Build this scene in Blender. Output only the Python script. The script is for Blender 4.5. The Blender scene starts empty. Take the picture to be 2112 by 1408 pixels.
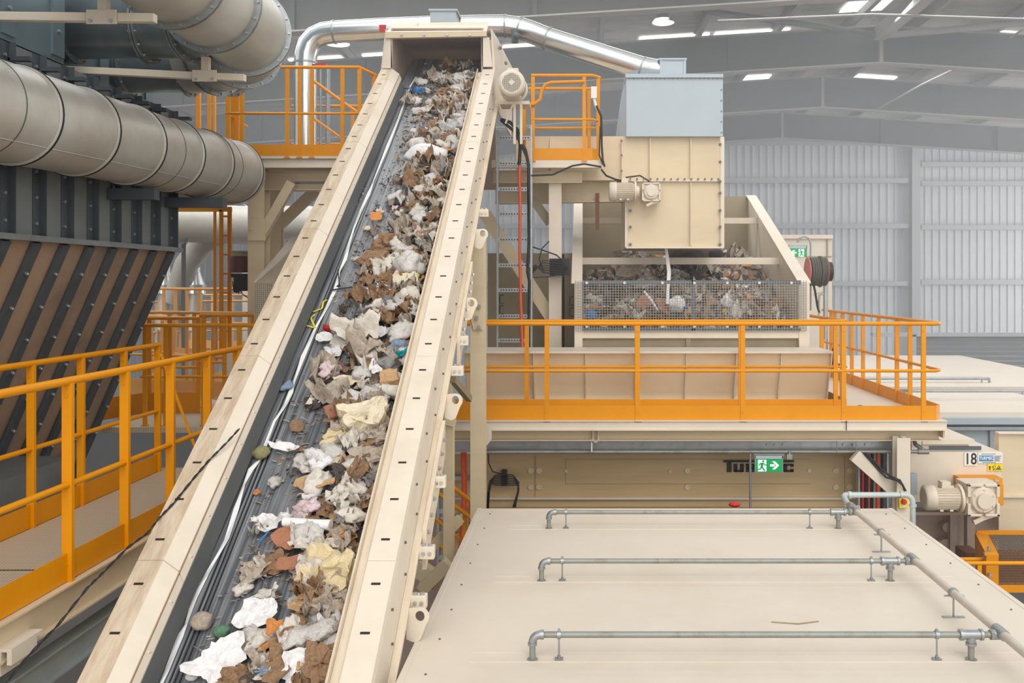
import bpy, math, random
from mathutils import Vector, Matrix, noise
random.seed(11)
sc = bpy.context.scene
COL = sc.collection
F, VX, VY, CZ = 1850.0, 1203.0, 582.0, 1.6

def P(px, py, Y):
    """world point that the photograph shows at (px, py), standing Y metres in front of the camera"""
    return Vector(((px-VX)*Y/F, Y, CZ-(py-VY)*Y/F))

# ---------------------------------------------------------------- materials
def lin(c):
    return tuple(((v/255)/12.92 if v/255 <= .04045 else ((v/255+.055)/1.055)**2.4) for v in c)
MATS = {}
def mat(name, rgb, rough=.5, metal=0.0, dirt=0.0, dirt_rgb=(120, 95, 70), scale=6.0, stretch=(1, 1, 1), bump=0.0, fine=0.0, spec=.5, emit=None, thr=(.45, .7), coords='Object'):
    m = bpy.data.materials.new(name); m.use_nodes = True
    nt = m.node_tree; N = nt.nodes; L = nt.links
    b = N['Principled BSDF']
    c = (*lin(rgb), 1)
    b.inputs['Base Color'].default_value = c
    b.inputs['Roughness'].default_value = rough
    b.inputs['Metallic'].default_value = metal
    b.inputs['Specular IOR Level'].default_value = spec
    if emit:
        b.inputs['Emission Color'].default_value = (*lin(emit[0]), 1)
        b.inputs['Emission Strength'].default_value = emit[1]
    if dirt or bump or fine:
        tc = N.new('ShaderNodeTexCoord'); mp = N.new('ShaderNodeMapping')
        mp.inputs['Scale'].default_value = stretch
        L.new(tc.outputs[coords], mp.inputs['Vector'])
        n1 = N.new('ShaderNodeTexNoise'); n1.inputs['Scale'].default_value = scale
        n1.inputs['Detail'].default_value = 6; n1.inputs['Roughness'].default_value = .65
        L.new(mp.outputs[0], n1.inputs['Vector'])
        col = None
        if dirt:
            mr = N.new('ShaderNodeMapRange')
            mr.inputs['From Min'].default_value = thr[0]; mr.inputs['From Max'].default_value = thr[1]
            mr.inputs['To Max'].default_value = dirt
            L.new(n1.outputs[0], mr.inputs['Value'])
            mx = N.new('ShaderNodeMix'); mx.data_type = 'RGBA'
            mx.inputs['A'].default_value = c; mx.inputs['B'].default_value = (*lin(dirt_rgb), 1)
            L.new(mr.outputs[0], mx.inputs['Factor']); col = mx.outputs['Result']
        if fine:
            n2 = N.new('ShaderNodeTexNoise'); n2.inputs['Scale'].default_value = scale*9; n2.inputs['Detail'].default_value = 3
            L.new(mp.outputs[0], n2.inputs['Vector'])
            mr2 = N.new('ShaderNodeMapRange'); mr2.inputs['To Min'].default_value = 1-fine; mr2.inputs['To Max'].default_value = 1+fine
            L.new(n2.outputs[0], mr2.inputs['Value'])
            hs = N.new('ShaderNodeHueSaturation')
            if col: L.new(col, hs.inputs['Color'])
            else: hs.inputs['Color'].default_value = c
            L.new(mr2.outputs[0], hs.inputs['Value']); col = hs.outputs[0]
        if col: L.new(col, b.inputs['Base Color'])
        if bump:
            bp = N.new('ShaderNodeBump'); bp.inputs['Strength'].default_value = bump; bp.inputs['Distance'].default_value = .01
            L.new(n1.outputs[0], bp.inputs['Height']); L.new(bp.outputs[0], b.inputs['Normal'])
    MATS[name] = m
    return m

M = {}
M['cream'] = mat('cream_paint', (226, 214, 196), .5, dirt=.25, dirt_rgb=(190, 168, 138), scale=2.2, fine=.02)
M['cream_dusty'] = mat('dusty_cream_paint', (222, 208, 186), .6, dirt=.45, dirt_rgb=(190, 164, 138), scale=3.0, stretch=(5, .8, .8), fine=.05)
M['cream_roof'] = mat('cream_roof_paint', (222, 211, 195), .6, dirt=.4, dirt_rgb=(205, 190, 170), scale=1.1, stretch=(1, 1, 1), fine=.02)
M['cream_tan'] = mat('tan_cream_paint', (220, 202, 170), .5, dirt=.3, dirt_rgb=(185, 160, 125), scale=1.7, stretch=(.35, 1, 1.6), fine=.02)
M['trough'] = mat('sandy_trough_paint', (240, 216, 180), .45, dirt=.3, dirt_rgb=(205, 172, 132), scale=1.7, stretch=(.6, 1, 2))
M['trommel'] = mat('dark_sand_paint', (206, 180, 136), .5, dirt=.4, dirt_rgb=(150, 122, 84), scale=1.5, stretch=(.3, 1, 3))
M['palepipe'] = mat('dusty_painted_pipe', (206, 198, 186), .5, .1, dirt=.3, dirt_rgb=(170, 156, 136), scale=6)
M['topdust'] = mat('scuffed_dusty_cover_paint', (212, 196, 172), .65, dirt=.7, dirt_rgb=(184, 158, 130), scale=3.0, stretch=(7, 1.2, 1.2), thr=(.4, .6), fine=.08)
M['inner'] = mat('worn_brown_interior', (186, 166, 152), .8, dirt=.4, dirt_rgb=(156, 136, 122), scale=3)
M['orange'] = mat('safety_orange_paint', (230, 150, 4), .45, dirt=.25, dirt_rgb=(210, 128, 4), scale=3, fine=.02, spec=.25)
M['orange_pale'] = mat('haze_paled_orange', (232, 165, 80), .5, dirt=.3, dirt_rgb=(200, 140, 70), scale=3)  # lighter orange, haze painted into the colour of the far left railings
M['galv'] = mat('galvanised_steel', (165, 170, 172), .42, .75, dirt=.4, dirt_rgb=(120, 124, 126), scale=9, fine=.06)
M['galv_dusty'] = mat('weathered_galvanised_pipe', (150, 152, 146), .5, .4, dirt=.7, dirt_rgb=(112, 96, 76), scale=7, fine=.08, thr=(.5, .75))
M['bluepipe'] = mat('pale_blue_grey_pipe', (186, 196, 196), .45, .2, dirt=.3, dirt_rgb=(150, 150, 140), scale=4)
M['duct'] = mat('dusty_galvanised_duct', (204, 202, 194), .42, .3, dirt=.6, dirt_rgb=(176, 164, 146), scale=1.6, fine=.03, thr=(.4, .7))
M['duct_dark'] = mat('dark_galvanised_duct', (150, 160, 164), .35, .7, dirt=.4, dirt_rgb=(100, 104, 104), scale=2, fine=.04)  # darker, bluer galvanised sheet for the branch ducts
M['steel_dark'] = mat('dark_galvanised_sheet', (136, 144, 146), .42, .2, dirt=.6, dirt_rgb=(116, 114, 110), scale=1.6, fine=.05)
M['steel_blue'] = mat('blue_grey_galvanised_sheet', (128, 146, 154), .4, .5, dirt=.4, dirt_rgb=(104, 120, 128), scale=1.6, fine=.03)
M['hopper'] = mat('rust_tinted_hopper_sheet', (186, 158, 134), .5, .1, dirt=.6, dirt_rgb=(124, 116, 108), scale=1.4, fine=.05)
M['rib'] = mat('dark_steel_rib', (88, 96, 102), .45, .15, dirt=.3, dirt_rgb=(50, 54, 58), scale=4, fine=.05)
M['silver'] = mat('polished_spiral_pipe', (225, 226, 226), .22, .95, dirt=.2, dirt_rgb=(190, 190, 188), scale=6)
M['bluegrey'] = mat('pale_blue_grey_panel', (178, 190, 198), .5, .1, dirt=.3, dirt_rgb=(160, 174, 184), scale=1.5, fine=.02)
M['black'] = mat('black_rubber', (30, 30, 32), .55)
M['darkgap'] = mat('dark_slot', (46, 36, 32), .8)
M['boltm'] = mat('zinc_bolt', (185, 188, 190), .35, .7)
M['darkbolt'] = mat('grey_bolt', (105, 105, 100), .45, .5)
M['redcable'] = mat('orange_red_cable', (226, 88, 48), .5)
M['hose'] = mat('dusty_black_hose', (84, 82, 76), .7)
M['fadedred'] = mat('faded_red_plate', (196, 110, 105), .6)
M['seamdirt'] = mat('brown_seam_dirt', (168, 138, 114), .8)
M['red'] = mat('red_plastic', (200, 40, 45), .45)
M['white'] = mat('white_plastic', (232, 232, 230), .45)
M['yellow'] = mat('warning_yellow', (240, 215, 30), .5)
M['ink'] = mat('black_lettering', (24, 24, 26), .6)
M['blue_ink'] = mat('blue_label_print', (50, 140, 195), .5)
M['green'] = mat('exit_sign_green', (0, 150, 75), .4, emit=((0, 150, 75), .35))
M['signwhite'] = mat('exit_sign_white', (240, 250, 245), .4, emit=((240, 250, 245), .5))
M['rustbrown'] = mat('brown_strap', (128, 88, 62), .7)
M['cabinet'] = mat('tan_cabinet_paint', (160, 146, 118), .55, dirt=.3, dirt_rgb=(120, 105, 82), scale=2)
M['greyrub'] = mat('grey_rubber_skirt', (96, 98, 98), .7, dirt=.5, dirt_rgb=(70, 72, 74), scale=5, stretch=(3, .2, .3), fine=.1)
M['concrete'] = mat('dark_concrete', (70, 64, 58), .85, dirt=.5, dirt_rgb=(46, 42, 40), scale=.8)
M['rafter'] = mat('grey_rafter_paint', (76, 77, 73), .6, dirt=.2, dirt_rgb=(98, 100, 98), scale=.4)
M['rafter_edge'] = mat('dusty_flange_paint', (168, 162, 156), .6)
M['wallwhite'] = mat('white_wall_sheet', (222, 226, 228), .5, dirt=.2, dirt_rgb=(200, 204, 206), scale=.3)
M['girt'] = mat('wall_girt_paint', (196, 198, 198), .55)
M['foil'] = mat('foil_roof_lining', (196, 190, 180), .6, dirt=.7, dirt_rgb=(140, 132, 122), scale=.5, stretch=(1, 3, 1), bump=.4)
M['skylight'] = mat('translucent_skylight', (250, 252, 250), .4, emit=((246, 250, 255), 1.6))
M['darkroller'] = mat('grey_roller_door', (150, 153, 155), .6)
M['palewall'] = mat('pale_cabin_panel', (216, 208, 192), .55)
M['mesh'] = mat('grey_wire_mesh', (150, 148, 144), .5, .5)
M['meshbr'] = mat('rusty_wire_mesh', (120, 96, 70), .6, .2)
M['burnt'] = mat('dark_maroon_motor', (98, 50, 46), .6, dirt=.5, dirt_rgb=(52, 40, 38), scale=8)
M['lampglass'] = mat('lamp_lens', (255, 255, 250), .3, emit=((255, 252, 245), 4))

def special_mats():
    # ribbed rubber belt with lengthwise scuffs
    m = bpy.data.materials.new('ribbed_black_belt'); m.use_nodes = True
    nt = m.node_tree; N = nt.nodes; L = nt.links; b = N['Principled BSDF']; b.inputs['Roughness'].default_value = .42
    tc = N.new('ShaderNodeTexCoord'); mp = N.new('ShaderNodeMapping'); mp.inputs['Scale'].default_value = (60, 1.1, 1.1)
    L.new(tc.outputs['Object'], mp.inputs['Vector'])
    n = N.new('ShaderNodeTexNoise'); n.inputs['Scale'].default_value = 1.2; n.inputs['Detail'].default_value = 5
    L.new(mp.outputs[0], n.inputs['Vector'])
    r = N.new('ShaderNodeValToRGB')
    r.color_ramp.elements[0].position = .38; r.color_ramp.elements[0].color = (*lin((82, 85, 90)), 1)
    r.color_ramp.elements[1].position = .78; r.color_ramp.elements[1].color = (*lin((156, 158, 162)), 1)
    L.new(n.outputs[0], r.inputs[0]); L.new(r.outputs[0], b.inputs['Base Color'])
    bp = N.new('ShaderNodeBump'); bp.inputs['Strength'].default_value = .3; L.new(n.outputs[0], bp.inputs['Height']); L.new(bp.outputs[0], b.inputs['Normal'])
    M['belt'] = m
    # walkway grating planks
    m = bpy.data.materials.new('serrated_walkway_grating'); m.use_nodes = True
    nt = m.node_tree; N = nt.nodes; L = nt.links; b = N['Principled BSDF']; b.inputs['Roughness'].default_value = .7
    tc = N.new('ShaderNodeTexCoord'); w = N.new('ShaderNodeTexWave'); w.wave_type = 'BANDS'; w.bands_direction = 'X'; w.inputs['Scale'].default_value = 16
    w2 = N.new('ShaderNodeTexWave'); w2.bands_direction = 'Y'; w2.inputs['Scale'].default_value = 16
    L.new(tc.outputs['Object'], w.inputs['Vector']); L.new(tc.outputs['Object'], w2.inputs['Vector'])
    mul = N.new('ShaderNodeMath'); mul.operation = 'MINIMUM'; L.new(w.outputs['Fac'], mul.inputs[0]); L.new(w2.outputs['Fac'], mul.inputs[1])
    r = N.new('ShaderNodeValToRGB')
    r.color_ramp.elements[0].position = .0; r.color_ramp.elements[0].color = (*lin((150, 132, 108)), 1)
    r.color_ramp.elements[1].position = .35; r.color_ramp.elements[1].color = (*lin((212, 196, 172)), 1)
    L.new(mul.outputs[0], r.inputs[0]); L.new(r.outputs[0], b.inputs['Base Color'])
    bp = N.new('ShaderNodeBump'); bp.inputs['Strength'].default_value = .4; L.new(mul.outputs[0], bp.inputs['Height']); L.new(bp.outputs[0], b.inputs['Normal'])
    M['grating'] = m
    # dotted foam
    m = bpy.data.materials.new('perforated_foam'); m.use_nodes = True
    nt = m.node_tree; N = nt.nodes; L = nt.links; b = N['Principled BSDF']; b.inputs['Roughness'].default_value = .9
    tc = N.new('ShaderNodeTexCoord'); v = N.new('ShaderNodeTexVoronoi'); v.inputs['Scale'].default_value = 55; v.inputs['Randomness'].default_value = .35
    L.new(tc.outputs['Object'], v.inputs['Vector'])
    r = N.new('ShaderNodeValToRGB')
    r.color_ramp.elements[0].position = .16; r.color_ramp.elements[0].color = (*lin((120, 100, 70)), 1)
    r.color_ramp.elements[1].position = .3; r.color_ramp.elements[1].color = (*lin((218, 200, 160)), 1)
    L.new(v.outputs['Distance'], r.inputs[0]); L.new(r.outputs[0], b.inputs['Base Color'])
    M['foam'] = m
    # printed paper
    m = bpy.data.materials.new('striped_packaging'); m.use_nodes = True
    nt = m.node_tree; N = nt.nodes; L = nt.links; b = N['Principled BSDF']; b.inputs['Roughness'].default_value = .5
    tc = N.new('ShaderNodeTexCoord'); w = N.new('ShaderNodeTexWave'); w.inputs['Scale'].default_value = 14; w.inputs['Distortion'].default_value = 2
    L.new(tc.outputs['Object'], w.inputs['Vector'])
    r = N.new('ShaderNodeValToRGB')
    r.color_ramp.elements[0].position = .25; r.color_ramp.elements[0].color = (*lin((60, 60, 62)), 1)
    r.color_ramp.elements[1].position = .35; r.color_ramp.elements[1].color = (*lin((235, 235, 232)), 1)
    L.new(w.outputs['Fac'], r.inputs[0]); L.new(r.outputs[0], b.inputs['Base Color'])
    M['striped'] = m
special_mats()

# ---------------------------------------------------------------- mesh builder
class MB:
    def __init__(s): s.v = []; s.f = []; s.sm = []
    def add(s, vs, fs, smooth=False):
        k = len(s.v); s.v += [Vector(v) for v in vs]
        for f in fs: s.f.append([i+k for i in f]); s.sm.append(smooth)
        return s
    def box(s, a, b):
        x0, y0, z0 = (min(a[i], b[i]) for i in range(3)); x1, y1, z1 = (max(a[i], b[i]) for i in range(3))
        return s.add([(x0,y0,z0),(x1,y0,z0),(x1,y1,z0),(x0,y1,z0),(x0,y0,z1),(x1,y0,z1),(x1,y1,z1),(x0,y1,z1)],
                     [(0,3,2,1),(4,5,6,7),(0,1,5,4),(1,2,6,5),(2,3,7,6),(3,0,4,7)])
    def pb(s, px0, py0, px1, py1, Ya, Yb):
        """box whose front face shows over that rectangle at depth Ya, reaching back to Yb"""
        a = P(px0, py0, Ya); b = P(px1, py1, Ya); return s.box(a, (b.x, Yb, b.z))
    def hexa(s, q):
        return s.add(q, [(0,3,2,1),(4,5,6,7),(0,1,5,4),(1,2,6,5),(2,3,7,6),(3,0,4,7)])
    def loft(s, A, B, smooth=False, caps=True):
        """join two equal rings of points"""
        n = len(A); k = [(i, (i+1) % n, n+(i+1) % n, n+i) for i in range(n)]
        if caps: k = k+[tuple(range(n-1, -1, -1)), tuple(range(n, 2*n))]
        s.add(list(A)+list(B), k, smooth)
        if caps and smooth: s.sm[-1] = s.sm[-2] = False
        return s
    def bar(s, a, b, w, h=None, up=(0, 0, 1)):
        """rectangular bar from a to b; w across, h along up"""
        h = h or w; a = Vector(a); b = Vector(b); d = (b-a).normalized(); up = Vector(up)
        if abs(d.dot(up)) > .98: up = Vector((0, 1, 0))
        x = d.cross(up).normalized(); z = x.cross(d).normalized()
        r = [x*(-w/2)+z*(-h/2), x*(w/2)+z*(-h/2), x*(w/2)+z*(h/2), x*(-w/2)+z*(h/2)]
        return s.loft([a+q for q in r], [b+q for q in r])
    def ibeam(s, a, b, w, h, t=.012, up=(0, 0, 1)):
        a = Vector(a); b = Vector(b); d = (b-a).normalized(); up = Vector(up)
        if abs(d.dot(up)) > .98: up = Vector((0, 1, 0))
        x = d.cross(up).normalized(); z = x.cross(d).normalized()
        for (cx, cz, ww, hh) in ((0, h/2-t/2, w, t), (0, -h/2+t/2, w, t), (0, 0, t, h-2*t)):
            r = [x*(cx-ww/2)+z*(cz-hh/2), x*(cx+ww/2)+z*(cz-hh/2), x*(cx+ww/2)+z*(cz+hh/2), x*(cx-ww/2)+z*(cz+hh/2)]
            s.loft([a+q for q in r], [b+q for q in r])
        return s
    def tube(s, pts, r, n=10, caps=True, smooth=True):
        pts = [Vector(p) for p in pts]; rs = r if isinstance(r, (list, tuple)) else [r]*len(pts)
        rings = []; ref = None
        for i, p in enumerate(pts):
            d = (pts[min(i+1, len(pts)-1)]-pts[max(i-1, 0)]).normalized()
            if ref is None:
                ref = Vector((0, 0, 1)) if abs(d.z) < .9 else Vector((1, 0, 0))
            x = (ref-d*ref.dot(d)).normalized(); y = d.cross(x); ref = x
            rings.append([p+(x*math.cos(2*math.pi*k/n)+y*math.sin(2*math.pi*k/n))*rs[i] for k in range(n)])
        vs = [v for q in rings for v in q]; fs = []
        for i in range(len(pts)-1):
            for k in range(n):
                fs.append((i*n+k, i*n+(k+1) % n, (i+1)*n+(k+1) % n, (i+1)*n+k))
        k0 = len(s.f); s.add(vs, fs, smooth)
        if caps:
            s.add(rings[0], [tuple(range(n-1, -1, -1))]); s.add(rings[-1], [tuple(range(n))])
        return s
    def disc(s, c, axis, r, L, n=20, smooth=True):
        c = Vector(c); a = Vector(axis).normalized()*L/2
        return s.tube([c-a, c+a], r, n, True, smooth)
    def prism(s, poly, d):
        """poly: 3D points, extruded by vector d"""
        d = Vector(d); A = [Vector(p) for p in poly]
        return s.loft(A, [p+d for p in A])
    def ball(s, c, r, n=8, sc_=(1, 1, 1)):
        c = Vector(c); vs = []; fs = []; m = n//2
        for i in range(m+1):
            th = math.pi*i/m
            for k in range(n):
                ph = 2*math.pi*k/n
                vs.append(c+Vector((math.sin(th)*math.cos(ph)*r*sc_[0], math.sin(th)*math.sin(ph)*r*sc_[1], math.cos(th)*r*sc_[2])))
        for i in range(m):
            for k in range(n): fs.append((i*n+k, (i+1)*n+k, (i+1)*n+(k+1) % n, i*n+(k+1) % n))
        return s.add(vs, fs, True)

ORG = {}
def _mesh(name, mb, m, org):
    me = bpy.data.meshes.new(name)
    me.from_pydata([tuple(v-org) for v in mb.v], [], mb.f)
    me.polygons.foreach_set('use_smooth', mb.sm)
    me.materials.append(m if not isinstance(m, str) else M[m]); me.update()
    import bmesh
    bm = bmesh.new(); bm.from_mesh(me); bmesh.ops.recalc_face_normals(bm, faces=bm.faces); bm.to_mesh(me); bm.free()
    return me
def _bev(o, bev):
    if bev:
        md = o.modifiers.new('edge', 'BEVEL'); md.width = bev; md.segments = 2; md.limit_method = 'ANGLE'; md.harden_normals = False
def tag(o, label=None, cat=None, group=None, kind=None):
    if label: o['label'] = label
    if cat: o['category'] = cat
    if group: o['group'] = group
    if kind: o['kind'] = kind
    return o
def thing(name, label, cat, loc, group=None):
    o = bpy.data.objects.new(name, None); COL.objects.link(o); o.location = loc; o.empty_display_size = .1
    ORG[o] = Vector(loc); return tag(o, label, cat, group)
def part(name, par, mb, m, label=None, bev=0, kind=None):
    org = ORG[par]; o = bpy.data.objects.new(name, _mesh(name, mb, m, org)); COL.objects.link(o); o.parent = par
    ORG[o] = org; _bev(o, bev); return tag(o, label, kind=kind)
def single(name, label, cat, mb, m, group=None, bev=0, kind=None):
    lo = [min(v[i] for v in mb.v) for i in range(3)]; hi = [max(v[i] for v in mb.v) for i in range(3)]
    org = Vector(((lo[0]+hi[0])/2, (lo[1]+hi[1])/2, lo[2]))
    o = bpy.data.objects.new(name, _mesh(name, mb, m, org)); COL.objects.link(o); o.location = org
    ORG[o] = org; _bev(o, bev); return tag(o, label, cat, group, kind)
def structure(name, mb, m): return single(name, None, None, mb, m, kind='structure')
def RB(px0, py0, px1, py1, Y, th):
    """box whose front face covers that rectangle at depth Y"""
    a = P(px0, py0, Y); b = P(px1, py1, Y); return MB().box(a, (b.x, Y+th, b.z))
def rb(mb, px0, py0, px1, py1, Y, th):
    a = P(px0, py0, Y); b = P(px1, py1, Y); return mb.box(a, (b.x, Y+th, b.z))
def arc(c, r, a0, a1, u, v, n=8):
    c = Vector(c); u = Vector(u); v = Vector(v)
    return [c+u*(r*math.cos(a0+(a1-a0)*i/n))+v*(r*math.sin(a0+(a1-a0)*i/n)) for i in range(n+1)]

def railing(label, pts, z0, H, posts, toe=.15, r=.021, mid=True, m='orange', pw=.045, group=None, endcap=False, z_off=0.0, toe_z=0.0, mf=.48):
    """pts: plan polyline [(x, y)...]; posts: distances along it; every post, rail and toe board is a part"""
    L = [0]
    for a, b in zip(pts, pts[1:]): L.append(L[-1]+math.dist(a, b))
    def at(d):
        for i in range(len(pts)-1):
            if d <= L[i+1]+1e-6 or i == len(pts)-2:
                t = (d-L[i])/(L[i+1]-L[i]); return (pts[i][0]+(pts[i+1][0]-pts[i][0])*t, pts[i][1]+(pts[i+1][1]-pts[i][1])*t, i)
    t = thing('guard_railing', label, 'railing', (pts[0][0], pts[0][1], z0), group)
    part('top_rail', t, MB().tube([(x, y, z0+H) for x, y in pts], r, 12), m)
    if mid: part('mid_rail', t, MB().tube([(x, y, z0+H*mf) for x, y in pts], r*.8, 10), m)
    for d in posts:
        x, y, i = at(d); a, b = pts[i], pts[i+1]
        mb = MB().box((x-pw/2, y-pw/4, z0+z_off-.02), (x+pw/2, y+pw/4, z0+H-.01))
        mb.box((x-pw*.8, y-pw*.6, z0+z_off-.022), (x+pw*.8, y+pw*.6, z0+z_off-.01))
        mb.disc((x, y-pw/4-.003, z0+.09), (0, 1, 0), .009, .008, 6); mb.disc((x, y-pw/4-.003, z0+H-.08), (0, 1, 0), .009, .008, 6)
        part('post', t, mb, m)
    if toe:
        mb = MB()
        for a, b in zip(pts, pts[1:]):
            mb.bar((a[0], a[1], z0+toe_z+toe/2), (b[0], b[1], z0+toe_z+toe/2), .008, toe)
        part('toe_board', t, mb, m)
    return t
# ================================================================ camera, light, haze
cam = bpy.data.cameras.new('camera'); camo = bpy.data.objects.new('camera', cam); COL.objects.link(camo); sc.camera = camo
camo.location = (0, 0, CZ); camo.rotation_euler = (math.radians(90), 0, 0)
cam.sensor_width = 36; cam.lens = F/2112*36
cam.shift_x = -(VX-1056)/2112; cam.shift_y = (VY-704)/2112
cam.clip_start = .1; cam.clip_end = 200
w = bpy.data.worlds.new('hall_daylight'); sc.world = w; w.use_nodes = True
nt = w.node_tree; N = nt.nodes; L = nt.links
tc = N.new('ShaderNodeTexCoord'); sx = N.new('ShaderNodeSeparateXYZ'); L.new(tc.outputs['Generated'], sx.inputs[0])
rp = N.new('ShaderNodeValToRGB'); rp.color_ramp.elements[0].position = 0; rp.color_ramp.elements[0].color = (.42, .38, .33, 1)
rp.color_ramp.elements[1].position = 1; rp.color_ramp.elements[1].color = (.74, .75, .76, 1)
e = rp.color_ramp.elements.new(.5); e.color = (1.12, 1.09, 1.04, 1)
mr = N.new('ShaderNodeMapRange'); mr.inputs['From Min'].default_value = -1; L.new(sx.outputs['Z'], mr.inputs['Value'])
L.new(mr.outputs[0], rp.inputs[0]); L.new(rp.outputs[0], N['Background'].inputs['Color']); N['Background'].inputs['Strength'].default_value = .95
def sun(name, rot, st, ang, col=(1, .98, .95)):
    l = bpy.data.lights.new(name, 'SUN'); l.energy = st; l.angle = math.radians(ang); l.color = col
    o = bpy.data.objects.new(name, l); COL.objects.link(o); o.rotation_euler = [math.radians(a) for a in rot]; o.location = (0, 0, 12)
sun('roof_daylight', (40, 14, 0), 1.0, 40)
sun('front_fill_sun', (70, -6, 0), .95, 70)  # second sun added behind the camera to brighten upright faces
sc.view_settings.view_transform = 'Standard'; sc.view_settings.look = 'None'; sc.view_settings.gamma = 1; sc.view_settings.exposure = 0.08
sc.view_settings.use_curve_mapping = False
cy = sc.cycles; cy.use_denoising = True; cy.max_bounces = 6; cy.diffuse_bounces = 3; cy.glossy_bounces = 3; cy.transparent_max_bounces = 8; cy.volume_bounces = 0
cy.caustics_reflective = False; cy.caustics_refractive = False; cy.use_adaptive_sampling = True; cy.adaptive_threshold = .02

# ================================================================ the hall
FLOOR = -5.0
structure('floor', MB().box((-26, -6, FLOOR-.2), (34, 45, FLOOR)), 'concrete')
# back wall of ribbed sheeting
YB = 43.0
mb = MB(); x = -26; prof = []
while x < 34:
    prof += [(x, 0), (x+.22, 0), (x+.25, -.05), (x+.30, -.05), (x+.33, 0)]; x += .36
A = [Vector((px, YB+py, FLOOR)) for px, py in prof]; B = [Vector((px, YB+py, 13)) for px, py in prof]
n = len(A); mb.add(A+B, [(i, i+1, n+i+1, n+i) for i in range(n-1)])
structure('wall_back', mb, 'wallwhite')
def wside(X):
    mb = MB(); y = -6; prof = []
    while y < YB: prof += [(y, 0), (y+.9, 0), (y+1.0, .06), (y+1.1, .06), (y+1.2, 0)]; y += 1.3
    A = [Vector((X+q, p, FLOOR)) for p, q in prof]; B = [Vector((X+q, p, 9)) for p, q in prof]; n = len(A)
    return mb.add(A+B, [(i, i+1, n+i+1, n+i) for i in range(n-1)])
structure('wall_left', wside(-22), 'wallwhite'); structure('wall_right', wside(31), 'wallwhite')
RX = 8.14
def zr(x, base): return base-abs(x-RX)*.062
# roof lining
RY = [14.0, 43.2]
mb = MB()
for xa, xb in ((-22, RX), (RX, 31)):
    q = [(xa, RY[0], zr(xa, 9.0)), (xb, RY[0], zr(xb, 9.0)), (xb, RY[1], zr(xb, 9.0)), (xa, RY[1], zr(xa, 9.0))]
    mb.hexa(q+[(a, b, c+.1) for a, b, c in q])
structure('ceiling', mb, 'foil')
# girts and posts on the back wall
def g_single(mb, m, nm, lab, cat, grp=None): return single(nm, lab, cat, mb, m, grp)
for k, (py, side) in enumerate(((296, 0), (374, 0), (467, 0), (585, 0), (341, 1), (380, 1), (470, 1), (582, 1))):
    z = P(0, py, YB).z; x0, x1 = ((-22, 15.5) if side == 0 else (16.1, 31))
    word = {0: 'uppermost', 1: 'second', 2: 'third', 3: 'lowest'}[k % 4]
    s = single('wall_girt', 'white horizontal girt on the far wall, %s on the %s side of the tall post' % (word, 'left' if side == 0 else 'right'), 'wall rail',
               MB().box((x0, YB-.32, z-.1), (x1, YB-.06, z+.12)), 'girt')
t = single('wall_column', 'tall pale steel column standing against the far ribbed wall', 'column', MB().ibeam((15.8, YB-.25, FLOOR), (15.8, YB-.25, 9.4), .4, .4, .03), 'girt')
# rafters
for Yr, nm, z0, dep in ((18.6, 'nearest, crossing the top edge above the conveyor head', 7.65, 1.0), (24.6, 'second, with the bright skylight slits above it', 7.6, 1.0), (30.6, 'third, behind the second', 7.55, 1.05), (36.8, 'farthest, just above the white wall sheeting', 7.5, 1.05)):
    t = thing('roof_rafter', 'grey steel roof rafter spanning the hall, ' + nm, 'roof beam', (RX, Yr, z0))
    for xa, xb in ((-22, RX), (RX, 31)):
        mb = MB().hexa([(xa, Yr, zr(xa, z0)), (xb, Yr, zr(xb, z0)), (xb, Yr+.03, zr(xb, z0)), (xa, Yr+.03, zr(xa, z0)),
                        (xa, Yr, zr(xa, z0+dep)), (xb, Yr, zr(xb, z0+dep)), (xb, Yr+.03, zr(xb, z0+dep)), (xa, Yr+.03, zr(xa, z0+dep))])
        part('web', t, mb, 'rafter')
        mb = MB()
        for zz in (z0, z0+dep):
            mb.bar((xa, Yr+.015, zr(xa, zz)), (xb, Yr+.015, zr(xb, zz)), .32, .035)
        part('flange', t, mb, 'rafter_edge')
    for xx in (-16, -11, -6, -1, 4, RX, 12.2, 17, 22):
        part('stiffener', t, MB().box((xx-.05, Yr-.12, zr(xx, z0)), (xx+.05, Yr, zr(xx, z0+dep))), 'rafter_edge' if xx == RX else 'rafter')
# purlins under the lining, running away along the hall
for i, xx in enumerate((-17, -13.5, -10, -6.5, -3, .5, 3.2, 5.4, 7.4, 9.2, 11.4, 13.8, 16.5, 20, 24)):
    single('roof_purlin', 'dusty steel purlin under the roof lining, running away towards the far wall', 'roof beam',
           MB().ibeam((xx, RY[0], zr(xx, 8.84)), (xx, RY[1], zr(xx, 8.84)), .12, .3, .03), 'rafter_edge', 'roof purlins')
# skylights: narrow translucent sheets lying under the lining beside each rafter
k = 0
for Yr, xs in ((22.6, ((6.9, 8.05), (11.6, 12.6))), (25.5, ((-8.4, -6.9), (-6.3, -5.4), (-5.0, -3.2), (-2.3, -.8), (1.6, 3.6), (3.75, 5.9), (11.4, 12.4))), (31.4, ((5.4, 6.6), (9.4, 11)))):
    for xa, xb in xs:
        k += 1
        q = [(xa, Yr, zr(xa, 8.97)), (xb, Yr, zr(xb, 8.97)), (xb, Yr+(1.0 if Yr > 23 else 1.6), zr(xb, 8.97)), (xa, Yr+(1.0 if Yr > 23 else 1.6), zr(xa, 8.97))]
        structure('window_%d' % k, MB().hexa([(a, b, c-.03) for a, b, c in q]+q), 'skylight')
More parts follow.
